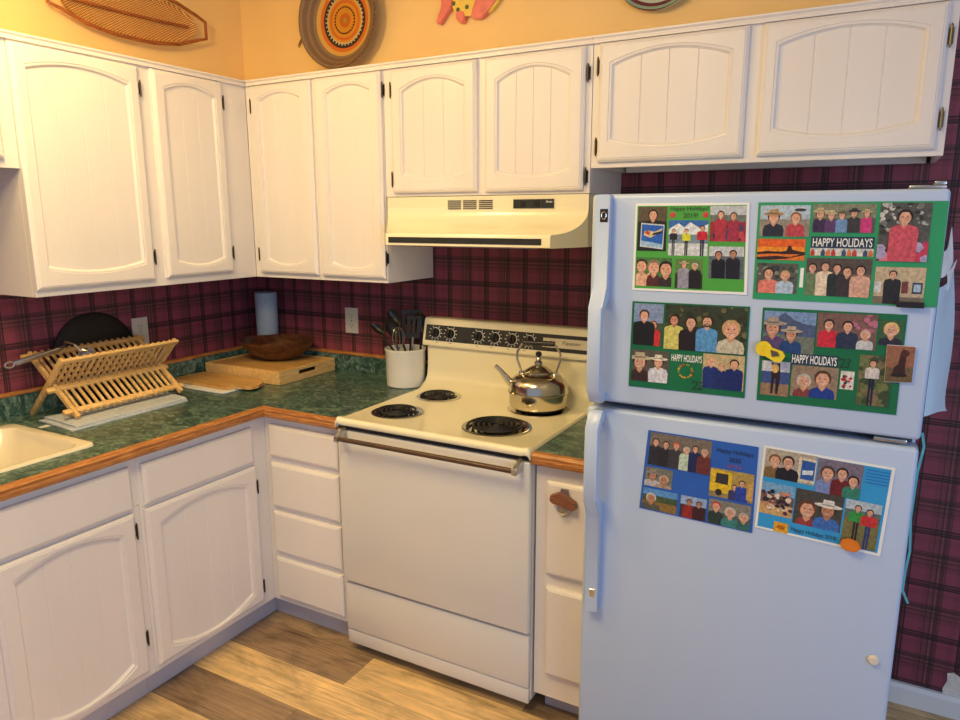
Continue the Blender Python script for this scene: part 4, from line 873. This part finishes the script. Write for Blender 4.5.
side_sheet('plastic_sleeve', 'pale blue plastic sleeve flaring out from the right side of the freezer', 'plastic sleeve', 1.19, 1.47, -.745, -.60, lambda v: .030+.018*min(1, v*1.2), M['bluepap'], 1)
side_sheet('paper_note', 'white paper curling off the upper right side of the freezer', 'paper', 1.49, 1.545, -.745, -.69, lambda v: .012+.008*v, wpap, 2)
bm = new(); pts = [(FX1+.004, -.73, 1.150), (FX1+.010, -.735, 1.12), (FX1+.004, -.73, 1.06), (FX1+.002, -.73, .95), (FX1+.008, -.73, .87), (FX1+.004, -.73, .82), (FX1+.003, -.735, .775), (FX1+.016, -.74, .748)]
for a, b in zip(pts, pts[1:]): bar(bm, a, b, .0012, .005, side=(0, 1, 0))
tag(obj('ribbon', bm, M['teal'], origin=(FX1, -.73, .95)), 'thin teal ribbon hanging down the right side of the fridge', 'ribbon')

# ------------------------------------------------------------------ kettle
KC = Vector((1.560, -.172, TOP+.0148))
t = thing('kettle', 'polished steel whistling kettle with black handle on the back right burner', 'kettle', KC)
bm = new(); R = .107
lathe(bm, [(0, 0), (R-.012, 0), (R-.004, .003), (R, .012), (R+.001, .048), (R+.005, .050), (R+.005, .054), (R+.001, .056), (R-.001, .078), (R-.008, .092), (R-.022, .103), (R-.040, .110), (.052, .114), (.050, .116)], KC, 56)
bd = obj('body', bm, M['steel'], t, smooth=True)
bm = new(); lathe(bm, [(.054, .1145), (.054, .119), (.048, .123), (.030, .133), (.018, .138), (0, .139)], KC, 40); ld = obj('lid', bm, M['steel'], t, smooth=True)
bm = new(); lathe(bm, [(.010, .138), (.0155, .144), (.0155, .150), (.009, .155), (.0105, .160), (.006, .166), (.006, .168)], KC, 24); obj('lid_knob_base', bm, M['chrome'], ld, smooth=True)
bm = new(); lathe(bm, [(0, .168), (.007, .168), (.0115, .173), (.0115, .180), (.007, .185), (0, .186)], KC, 24); obj('lid_knob', bm, M['black'], ld, smooth=True)
sd = Vector((-.86, -.30, 0)).normalized()
bm = new(); P0 = KC+sd*(R-.012)+Vector((0, 0, .072))
tube(bm, [P0, P0+sd*.016+Vector((0, 0, .012)), P0+sd*.038+Vector((0, 0, .036)), P0+sd*.056+Vector((0, 0, .054)), P0+sd*.066+Vector((0, 0, .060))], [.017, .013, .009, .0075, .0075], 14); obj('spout', bm, M['steel'], t, smooth=True)
hd_ = Vector((.93, .20, 0)).normalized()
bm = new()
pts = [KC+hd_*(s_*a)+Vector((0, 0, z)) for s_ in (-1,) for a, z in ((.062, .106), (.068, .125), (.080, .155), (.080, .180), (.066, .204), (.056, .212))]
pts2 = [KC+hd_*a+Vector((0, 0, z)) for a, z in ((.056, .212), (.066, .204), (.080, .180), (.080, .155), (.068, .125), (.062, .106))]
bm.free()
for s_, pq in ((-1, pts), (1, pts2)):
    bm = new(); tube(bm, pq, .0042, 10); obox(bm, KC+hd_*s_*.064+Vector((0, 0, .107)), hd_, Vector((0, 0, 1)).cross(hd_), (0, 0, 1), .008, .010, .010, .003)
    hb = obj('handle_upright', bm, M['steel'], t, smooth=True)
bm = new(); n = 14; tube(bm, [KC+hd_*(-.060+.120*k/n)+Vector((0, 0, .213)) for k in range(n+1)], [.0095 if k in (0, n) else (.0080 if k % 2 else .0100) for k in range(n+1)], 14); obj('handle_grip', bm, M['black'], t, smooth=True)

for o in t.children:
    for v in o.data.vertices: v.co.z *= 1.10
    for c in o.children:
        for v in c.data.vertices: v.co.z *= 1.10

# ------------------------------------------------------------------ utensil crock
CC = Vector((.893, -.062, CT+.0008))
t = thing('utensil_crock', 'white ceramic crock full of utensils beside the stove', 'crock', CC)
bm = new(); lathe(bm, [(0, 0), (.078, 0), (.082, .004), (.0855, .150), (.088, .154), (.088, .160), (.084, .161), (.081, .156), (.077, .010), (0, .008)], CC, 48); obj('pot', bm, M['ceramic'], t, smooth=True)
def uten(name, label, dx, dy, lean, length, head, mt, mh=None, cat='utensil'):
    b0 = CC+Vector((-lean[0]*.055+dx*.2, -lean[1]*.055+dy*.2, .014)); a = Vector((lean[0], lean[1], 3.0)).normalized(); p1 = b0+a*length
    if abs(dx)+abs(dy): b0 = CC+Vector((dx, dy, .014)); p1 = b0+a*length
    tt = thing(name, label, cat, b0)
    bm = new(); tube(bm, [b0, b0+a*length*.5, p1], [.0055, .005, .004], 8); obj('handle', bm, M[mt], tt, smooth=True)
    bm = new(); head(bm, p1, a); obj('head', bm, M[mh or mt], tt, smooth=True)
vw = Vector((.55, -.83, 0)).normalized(); sdv = Vector((.83, .55, 0))
def spoonh(rw, rl, dep=.010):
    def g(bm, p, a):
        s = sdv; n_ = s.cross(a).normalized()
        c = p+a*rl*.9; rings = []
        for k in range(7):
            r = k/6; rings.append([bm.verts.new(c+s*math.cos(2*PI*j/18)*rw*r+a*math.sin(2*PI*j/18)*rl*r+n_*dep*(1-r*r)*-1) for j in range(18)] if k else [bm.verts.new(c-n_*dep)])
        for A, B in zip(rings, rings[1:]):
            for j in range(18):
                vs = list(dict.fromkeys([A[j % len(A)], A[(j+1) % len(A)], B[(j+1) % 18], B[j]])); bm.faces.new(vs)
        ex = bmesh.ops.extrude_face_region(bm, geom=bm.faces[:])
        for v in [e for e in ex['geom'] if isinstance(e, bmesh.types.BMVert)]: v.co += n_*.002
    return g
def spath(hw, hl, slots=3):
    def g(bm, p, a):
        s = sdv; n_ = s.cross(a).normalized()
        w_ = hw/(slots*2+1)*2
        for k in range(slots+1):
            o = -hw+(2*hw)*(k+.5)/(slots+1); obox(bm, p+a*hl*.55+s*o, s, a, n_, hw/(slots+1)*.62, hl*.5, .0012)
        obox(bm, p+a*hl*.05, s, a, n_, hw, hl*.1, .0013); obox(bm, p+a*hl*1.05, s, a, n_, hw, hl*.07, .0013)
    return g
def whisk(bm, p, a):
    s = sdv; n_ = s.cross(a).normalized()
    for k in range(5):
        th = PI*k/5; e = s*math.cos(th)+n_*math.sin(th)
        tube(bm, [p+e*.004]+[p+a*(.006+.085*(.5-.5*math.cos(PI*j/9)))+e*.027*math.sin(PI*min(1, (j+.6)/10)) for j in range(10)]+[p+a*.092], .0011, 5)
uten('serving_spoon', 'black nylon spoon leaning far left out of the white crock', .066, -.012, (-2.8, .1), .268, spoonh(.024, .032), 'black')
uten('ladle', 'dark rounded ladle standing left of centre in the white crock', .030, -.045, (-.85, .1), .205, spoonh(.030, .040, .02), 'coil')
uten('solid_spoon', 'tall black spoon leaning left behind the ladle in the white crock', .030, .028, (-1.25, .1), .252, spoonh(.028, .040), 'black')
uten('whisk', 'small steel wire whisk in the middle of the white crock', .0, -.050, (.0, -.02), .150, whisk, 'dsteel')
uten('slotted_spatula', 'wide black slotted spatula at the back of the white crock', -.012, .040, (.15, .1), .195, spath(.044, .095), 'black')
uten('turner', 'black turner with steel shaft at the right side of the white crock', .030, -.020, (.35, .0), .200, spath(.030, .080, 2), 'dsteel', 'black')
uten('pasta_spoon', 'black rounded spoon beside the turner at the right of the white crock', .052, .030, (.05, .1), .215, spoonh(.024, .042), 'black')

# ------------------------------------------------------------------ bamboo box, bowl, roll, boards
t = thing('wooden_box', 'flat bamboo box with handle slots on the worktop corner under the bowl', 'box', (.20, -.15, CT))
bm = new(); bx0, bx1, by0, by1 = -.022, .430, -.335, .025; bz = CT+.0008
box(bm, (bx0, by0, bz), (bx1, by0+.014, bz+.058), .0015); box(bm, (bx0, by1-.014, bz), (bx1, by1, bz+.058), .0015); box(bm, (bx0, by0+.0142, bz), (bx0+.014, by1-.0142, bz+.058), .0015)
# right side with slot
box(bm, (bx1-.014, by0+.0142, bz), (bx1, by1-.0142, bz+.026), .001); box(bm, (bx1-.014, by0+.0142, bz+.044), (bx1, by1-.0142, bz+.058), .001)
box(bm, (bx1-.014, by0+.0142, bz+.0262), (bx1, -.215, bz+.0438)); box(bm, (bx1-.014, -.100, bz+.0262), (bx1, by1-.0142, bz+.0438))
box(bm, (bx0+.0142, by0+.0142, bz+.002), (bx1-.0142, by1-.0142, bz+.008))
obj('body', bm, M['bamboo'], t)
bm = new(); box(bm, (bx0+.0145, by0+.0145, bz+.050), (bx1-.0145, by1-.0145, bz+.0555), .001); obj('lid', bm, M['board'], t)
BC = Vector((.218, -.122, bz+.0590))
bm = new(); Rb = .172
lathe(bm, [(0, .0), (.060, 0), (.070, .004), (.115, .026), (.150, .056), (.168, .080), (Rb, .092), (.168, .095), (.160, .090), (.140, .062), (.105, .032), (.060, .014), (0, .010)], BC, 56)
for v in bm.verts:
    a = math.atan2(v.co.y-BC.y, v.co.x-BC.x); h = (v.co.z-BC.z)/.09; v.co.z += .003*max(0, h)*math.cos(2*a+.6)+.003*max(0, h)*math.cos(a*3+1)
    pd = (v.co.x-BC.x)*-.482+(v.co.y-BC.y)*.876; v.co.x -= -.482*pd*.24; v.co.y -= .876*pd*.24
tag(obj('wooden_bowl', bm, M['walnut'], origin=BC, smooth=True), 'dark carved wooden bowl resting on the bamboo box', 'bowl')
t = thing('paper_towel_roll', 'bluish paper towel roll standing in the shadowed corner behind the bowl', 'paper towel', (.062, -.024, bz+.057))
bm = new(); lathe(bm, [(.018, 0), (.048, 0), (.050, .003), (.052, .294), (.048, .297), (.018, .297), (.018, 0)], (.062, -.024, bz+.0565), 40); obj('roll', bm, M['pap'], t, smooth=True)
bm = new(); lathe(bm, [(0, .0), (.008, .0), (.008, .290), (.0, .292)], (.062, -.024, bz+.0566), 20); obj('spindle', bm, M['black'], t, smooth=True)
# boards
def bprism(name, pts, z0_, z1_, mt, label, cat, grp=None):
    bm = new(); prism(bm, pts, lambda a, b: (a, b, z0_), lambda a, b: (a, b, z1_)); bmesh.ops.bevel(bm, geom=bm.edges[:], offset=.002, segments=2, affect='EDGES', clamp_overlap=True)
    cx = sum(p[0] for p in pts)/len(pts); cy = sum(p[1] for p in pts)/len(pts)
    return tag(obj(name, bm, mt, origin=(cx, cy, z0_), smooth=True), label, cat)
bprism('cutting_board', [(.005, -.555), (.012, -.350), (.325, -.345), (.34, -.36), (.342, -.545), (.33, -.56), (.02, -.565)], CT+.0008, CT+.0085, M['white'], 'white plastic cutting board lying under the wooden board', 'cutting board')
bprism('cutting_board', [(-.020, -.505), (-.012, -.360), (.0, -.350), (.335, -.352), (.368, -.362), (.390, -.385), (.398, -.415), (.415, -.438), (.410, -.475), (.385, -.487), (.360, -.478), (.345, -.490), (.330, -.520), (.30, -.530), (-.005, -.522)], CT+.0093, CT+.021, M['board'], 'wooden cutting board with shaped handle lying beside the bamboo box', 'cutting board')

# ------------------------------------------------------------------ towel, rack, wok
def towel():
    bm = new(); nx, ny = 14, 26; c = [Vector((.085, -1.150)), Vector((.300, -1.165)), Vector((.300, -.700)), Vector((.150, -.675))]
    def P(u, v): 
        p = c[0].lerp(c[1], u).lerp(c[3].lerp(c[2], u), v); return p
    for lay, (z, sh) in enumerate(((CT+.001, 0), (CT+.008, .012))):
        G = []
        for j in range(ny+1):
            row = []
            for i in range(nx+1):
                u, v = i/nx, j/ny; p = P(u*(1-.04*lay), v); s_ = 1-max(0, (u-.88)/.12)**2*.6
                row.append(bm.verts.new((p.x, p.y+lay*.02*(1-v), z+.0058*s_+.0006*math.sin(9*v+5*u+lay))))
            G.append(row)
        for j in range(ny):
            for i in range(nx): bm.faces.new((G[j][i], G[j][i+1], G[j+1][i+1], G[j+1][i]))
        fs = bm.faces[-nx*ny:]
        ex = bmesh.ops.extrude_face_region(bm, geom=fs)
        for v in [e for e in ex['geom'] if isinstance(e, bmesh.types.BMVert)]: v.co.z -= .0052
    return bm
t = thing('dish_towel', 'folded grey dish towel lying on the worktop under the bamboo dish rack', 'towel', (.2, -.93, CT))
obj('cloth', towel(), M['towel'], t, smooth=True)
bm = new(); box(bm, (.150, -1.192, CT+.001), (.172, -1.160, CT+.0022)); obj('care_label', bm, M['white'], t, label='small white label loop')

t = thing('dish_rack', 'folding bamboo dish drying rack standing on the towel by the sink', 'dish rack', (.1, -.87, CT))
YA, YB = -1.105, -.648
A0, A1 = Vector((-.032, 0, CT+.002)), Vector((.190, 0, 1.140))     # back foot to front top
B0, B1 = Vector((.222, 0, CT+.020)), Vector((-.034, 0, 1.140))     # front foot to back top
def at(p, y): return Vector((p.x, y, p.z))
for y in (YA, YB):
    bm = new(); bar(bm, at(A0, y), at(A1, y), .014, .020, bev=.002); obj('leg', bm, M['bamboox'], t, smooth=True)
    o_ = .015 if y == YA else -.015
    bm = new(); bar(bm, at(B0, y+o_), at(B1, y+o_), .014, .020, bev=.002); obj('leg', bm, M['bamboox'], t, smooth=True)
def rail(p, q0, q1, wz=.020, wy=.012, nrm=None):
    bm = new(); obox(bm, (p.x, (q0+q1)/2, p.z), (0, 1, 0), nrm.cross(Vector((0, 1, 0))), nrm, (q1-q0)/2, wz/2, wy/2, .002); obj('rail', bm, M['bamboo'], t, smooth=True)
da = (A1-A0).normalized(); db = (B1-B0).normalized(); na = da.cross(Vector((0, 1, 0))); nb = db.cross(Vector((0, 1, 0)))
off = .006
for k in (.96, .50): rail(A0.lerp(A1, k)-na*0+Vector((.008, 0, 0)), YA-.006, YB+.012, nrm=na)
for k in (.10, .43, .95): rail(B0.lerp(B1, k), YA-.02, YB+.012, nrm=nb)
nd = 17
for i in range(nd):
    y = YA+.030+(YB-YA-.055)*i/(nd-1)
    bm = new(); p, q = A0.lerp(A1, .47), A0.lerp(A1, 1.0); tube(bm, [at(p, y), at(q, y), at(q+da*.004, y)], [.0060, .0060, .003], 8); obj('dowel', bm, M['bamboox'], t, smooth=True)
    bm = new(); p, q = B0.lerp(B1, .06), B0.lerp(B1, 1.0); tube(bm, [at(p, y+.007), at(q, y+.007), at(q+db*.004, y+.007)], [.0060, .0060, .003], 8); obj('dowel', bm, M['bamboox'], t, smooth=True)

t = thing('wok', 'large black steel-handled wok leaning on the plaid wall behind the dish rack', 'wok', (-.02, -.86, CT+.001))
ax3 = Vector((math.cos(.13), 0, math.sin(.13))); e1 = Vector((0, 1, 0)); e2 = Vector((-math.sin(.13), 0, math.cos(.13)))
WC = Vector((-.050, -.822, 1.080))
bm = new(); lathe(bm, [(.172, .0), (.176, .002), (.174, .005), (.155, .010), (.110, .016), (.05, .018), (0, .018), (0, .014), (.11, .012), (.155, .006), (.172, .0)], WC, 56, (e1, e2, ax3)); obj('pan', bm, M['wok'], t, smooth=True)
bm = new(); tube(bm, [(-.038, -.955, 1.165), (-.005, -.975, 1.166), (.04, -1.00, 1.158), (.055, -1.04, 1.150)], [.004, .004, .005, .008], 10); bar(bm, (.055, -1.03, 1.152), (.062, -1.195, 1.130), .018, .016, side=(0, 0, 1), bev=.005)
tube(bm, [Vector((.0625, -1.210, 1.128))+Vector((.0, math.cos(a)*.015, math.sin(a)*.010)) for a in [2*PI*k/16 for k in range(16)]], .0035, 8, closed=True)
obj('handle', bm, M['dsteel'], t, smooth=True, label='long steel handle')
t = thing('measuring_cup', 'small shiny steel cup lying in the top of the bamboo dish rack', 'cup', (.07, -.93, 1.10))
bm = new(); cax = Vector((.55, -.75, .35)).normalized(); ca, cb = frame_for(cax); lathe(bm, [(0, 0), (.020, 0), (.024, .006), (.027, .040), (.029, .042), (.026, .042), (.021, .006), (0, .004)], (.068, -.925, 1.108), 28, (ca, cb, cax)); obj('bowl', bm, M['chrome'], t, smooth=True)
bm = new(); tube(bm, [Vector((.068, -.925, 1.108))+cax*.035+Vector((0, -.020, .018)), Vector((.07, -.985, 1.165)), Vector((.075, -1.02, 1.180))], .003, 8); obj('handle', bm, M['dsteel'], t, smooth=True)

# ------------------------------------------------------------------ outlets
def outlet(f, u, v, label):
    t = thing('wall_outlet', label, 'outlet', f(u, v, 0))
    bm = new(); t2 = new(); pts = [(u-.036, v-.058), (u+.036, v-.058), (u+.036, v+.058), (u-.036, v+.058)]; prism(bm, pts, lambda a, b: f(a, b, .0005), lambda a, b: f(a, b, .005)); obj('cover_plate', bm, M['outlet'], t)
    for s_ in (-.022, .022):
        bm = new(); prism(bm, ell(u, v+s_, .0165, .0145, 18), lambda a, b: f(a, b, .005), lambda a, b: f(a, b, .0068)); sk = obj('socket', bm, M['outlet'], t)
        bm = new()
        for a0, a1, b0, b1 in ((-.008, -.006, -.002, .007), (.005, .007, -.002, .006), (-.002, .002, -.010, -.006)): prism(bm, [(u+a0, v+s_+b0), (u+a1, v+s_+b0), (u+a1, v+s_+b1), (u+a0, v+s_+b1)], lambda a, b: f(a, b, .0068), lambda a, b: f(a, b, .0072))
        obj('slots', bm, M['black'], sk)
    bm = new(); prism(bm, ell(u, v, .003, .003, 10), lambda a, b: f(a, b, .005), lambda a, b: f(a, b, .006)); obj('screw', bm, M['chrome'], t)
outlet(ML(XW), -.614, 1.150, 'ivory double wall outlet on the left plaid wall above the dish rack')
outlet(MB(YW), .518, 1.152, 'ivory double wall outlet on the back plaid wall left of the utensil crock')

# ------------------------------------------------------------------ wall decorations
# rattan tray, left wall
cy_, cz_ = -.535, 2.404
t = thing('rattan_tray', 'long oval woven rattan tray with cane frame hung on the left wall', 'woven tray', (XW, cy_, cz_))
bm = new(); n = 48; tilt = .02
def te(k, s_, x): th = 2*PI*k/n; a = .30*s_*math.copysign(abs(math.cos(th))**.85, math.cos(th)); return Vector((x, cy_+a, cz_+.088*s_*math.sin(th)+tilt*a))
prof = [(1.0, XW+.040), (.96, XW+.028), (.85, XW+.016), (.6, XW+.010), (.3, XW+.008)]
R_ = [[bm.verts.new(te(k, s_, x)) for k in range(n)] for s_, x in prof] + [[bm.verts.new((XW+.008, cy_, cz_))]]
for A, B in zip(R_, R_[1:]):
    for k in range(n):
        vs = list(dict.fromkeys([A[k], A[(k+1) % n], B[(k+1) % len(B)], B[k % len(B)]])); bm.faces.new(vs)
ex = bmesh.ops.extrude_face_region(bm, geom=bm.faces[:])
for v in [e for e in ex['geom'] if isinstance(e, bmesh.types.BMVert)]: v.co.x -= .004
obj('woven_bowl', bm, rattan(), t, smooth=True)
cane = wood('cane', c3((120, 60, 26)), c3((176, 100, 50)), 1, 20)
bm = new(); fr = [(-.345, -.034), (-.345, .034), (-.30, .052), (-.20, .083), (-.08, .095), (.08, .095), (.20, .083), (.30, .052), (.345, .034), (.345, -.034), (.30, -.046), (.20, -.080), (.08, -.096), (-.08, -.096), (-.20, -.080), (-.30, -.046)]
tube(bm, [Vector((XW+.043, cy_+a, cz_+b+tilt*a)) for a, b in fr], .0065, 10, closed=True); obj('cane_frame', bm, cane, t, smooth=True)
bm = new(); tube(bm, [Vector((XW+.034-.018*math.cos(PI/2*a/.26), cy_+a, cz_+tilt*a)) for a in (-.26, -.2, -.1, 0, .1, .2, .26)], .006, 8); obj('centre_rib', bm, cane, t, smooth=True)
# round basket, back wall
ox, oz = .552, 2.432
t = thing('round_basket', 'round woven basket with orange and black rings hung on the back wall', 'woven basket', (ox, YW, oz))
br, ye, og, bk, wh, lb = c3((128, 100, 74)), c3((226, 176, 84)), c3((226, 116, 30)), c3((52, 38, 34)), c3((216, 200, 150)), c3((150, 122, 92))
y2 = c3((234, 160, 30))
st = [(0, c3((200, 170, 50))), (.05, og), (.14, y2), (.24, og), (.27, y2), (.33, og), (.39, y2), (.43, wh), (.46, bk), (.54, og), (.62, ye), (.70, lb), (.76, br), (.82, lb), (.86, br), (.92, lb), (.96, br)]
bm = new(); Rk = .208
lathe(bm, [(0, .016), (.05, .016), (.10, .018), (.132, .024), (.155, .036), (.178, .056), (.192, .074), (.200, .080), (.202, .074), (.190, .058), (.165, .028), (.135, .012), (0, .008)], (ox, YW, oz), 72, ((1, 0, 0), (0, 0, 1), (0, -1, 0)))
obj('woven_bowl', bm, woven('ring_weave', st, 'rings', .204), t, smooth=True)
bm = new()
for k in range(26):
    th = 2*PI*k/26; dv = Vector((math.cos(th), 0, math.sin(th))); obox(bm, Vector((ox, YW-.0185, oz))+dv*.052, dv, dv.cross(Vector((0, 1, 0))), (0, 1, 0), .003, .003, .0012)
obj('dark_stitches', bm, M['black'], t)
bm = new()
for k in range(36):
    th = 2*PI*k/36; dv = Vector((math.cos(th), 0, math.sin(th))); obox(bm, Vector((ox, YW-.0195, oz))+dv*.095, dv, dv.cross(Vector((0, 1, 0))), (0, 1, 0), .006, .002, .0012)
obj('pale_stitches', bm, mat('pale_straw', wh, .6), t)
bm = new(); tube(bm, [(ox-.185, YW-.05, oz-.035), (ox-.215, YW-.045, oz-.052), (ox-.245, YW-.04, oz-.080)], [.006, .005, .002], 8); tube(bm, [(ox-.195, YW-.05, oz-.045), (ox-.235, YW-.045, oz-.088)], [.005, .002], 8); obj('hanging_loop', bm, M['redwood'], t, smooth=True)
# fish
t = thing('ceramic_fish', 'pink and yellow spotted ceramic fish hung on the back wall above the hood', 'wall ornament', (1.15, YW, 2.44))
def smooth_poly(pts, it=2):
    pts = [(1.155+(a-1.15)*.88, b) for a, b in pts]
    for _ in range(it):
        o_ = []
        for i in range(len(pts)):
            a, b = pts[i-1], pts[i]; o_ += [(a[0]*.75+b[0]*.25, a[1]*.75+b[1]*.25), (a[0]*.25+b[0]*.75, a[1]*.25+b[1]*.75)]
        pts = o_
    return pts
pink = mat('pink_glaze', c3((232, 120, 110)), .3, var=.12, scale=25, coat=.5); yel = mat('yellow_glaze', c3((240, 206, 90)), .3, var=.08, scale=25, coat=.5); grn = mat('green_glaze', c3((70, 90, 40)), .3)
body = smooth_poly([(1.055, 2.44), (1.075, 2.40), (1.11, 2.375), (1.16, 2.372), (1.20, 2.375), (1.25, 2.372), (1.29, 2.40), (1.325, 2.445), (1.30, 2.49), (1.24, 2.515), (1.15, 2.52), (1.09, 2.49)])
bm = new(); prism(bm, body, lambda a, b: (a, YW-.001, b), lambda a, b: (a, YW-.022, b)); bmesh.ops.bevel(bm, geom=[e for e in bm.edges if abs(e.verts[0].co.y-e.verts[1].co.y) < 1e-6 and e.verts[0].co.y < YW-.01], offset=.005, segments=3, affect='EDGES'); obj('body', bm, yel, t, smooth=True)
for nm, pts in (('tail', [(1.075, 2.44), (1.06, 2.41), (1.030, 2.385), (1.005, 2.358), (.985, 2.362), (.992, 2.385), (1.015, 2.415), (1.02, 2.44), (1.00, 2.48), (.99, 2.52), (1.02, 2.52), (1.06, 2.47)]),
                ('fin', [(1.085, 2.395), (1.09, 2.37), (1.10, 2.353), (1.125, 2.350), (1.135, 2.37), (1.125, 2.395)]), ('head', [(1.185, 2.41), (1.165, 2.385), (1.16, 2.365), (1.19, 2.355), (1.225, 2.36), (1.26, 2.39), (1.300, 2.42), (1.33, 2.45), (1.30, 2.50), (1.24, 2.52), (1.20, 2.48)])):
    bm = new(); prism(bm, smooth_poly(pts, 1), lambda a, b: (a, YW-.001, b), lambda a, b: (a, YW-.026, b)); bmesh.ops.bevel(bm, geom=[e for e in bm.edges if abs(e.verts[0].co.y-e.verts[1].co.y) < 1e-6 and e.verts[0].co.y < YW-.01], offset=.003, segments=2, affect='EDGES'); obj(nm, bm, pink, t, smooth=True, label='pink glazed '+nm)
bm = new()
for x, z in ((1.089, 2.425), (1.108, 2.400), (1.148, 2.405), (1.105, 2.45), (1.15, 2.46)): lathe(bm, [(0, .0035), (.006, .003), (.0085, 0)], (x, YW-.0222, z), 14, ((1, 0, 0), (0, 0, 1), (0, -1, 0)))
obj('spots', bm, grn, t, smooth=True)
# plate
px_, pz_, pr_ = 1.885, 2.452, .155
t = thing('decorative_plate', 'dark plate with pale green and maroon swirled stripes at the top of the back wall', 'plate', (px_, YW, pz_))
g1, g2, mr = c3((150, 176, 150)), c3((196, 210, 186)), c3((110, 50, 62))
bm = new(); lathe(bm, [(0, .006), (.07, .006), (.10, .012), (.150, .030), (pr_, .036), (.157, .033), (.152, .026), (.10, .004), (0, .002)], (px_, YW, pz_), 64, ((1, 0, 0), (0, 0, 1), (0, -1, 0)))
obj('plate_body', bm, woven('swirl_glaze', [(0, g2), (.1, mr), (.2, g1), (.3, mr), (.38, g2), (.46, mr), (.54, g1), (.62, mr), (.68, g2), (.75, mr), (.82, g1), (.88, mr), (.91, g2), (.96, g1)], 'spiral', .165), t, smooth=True)
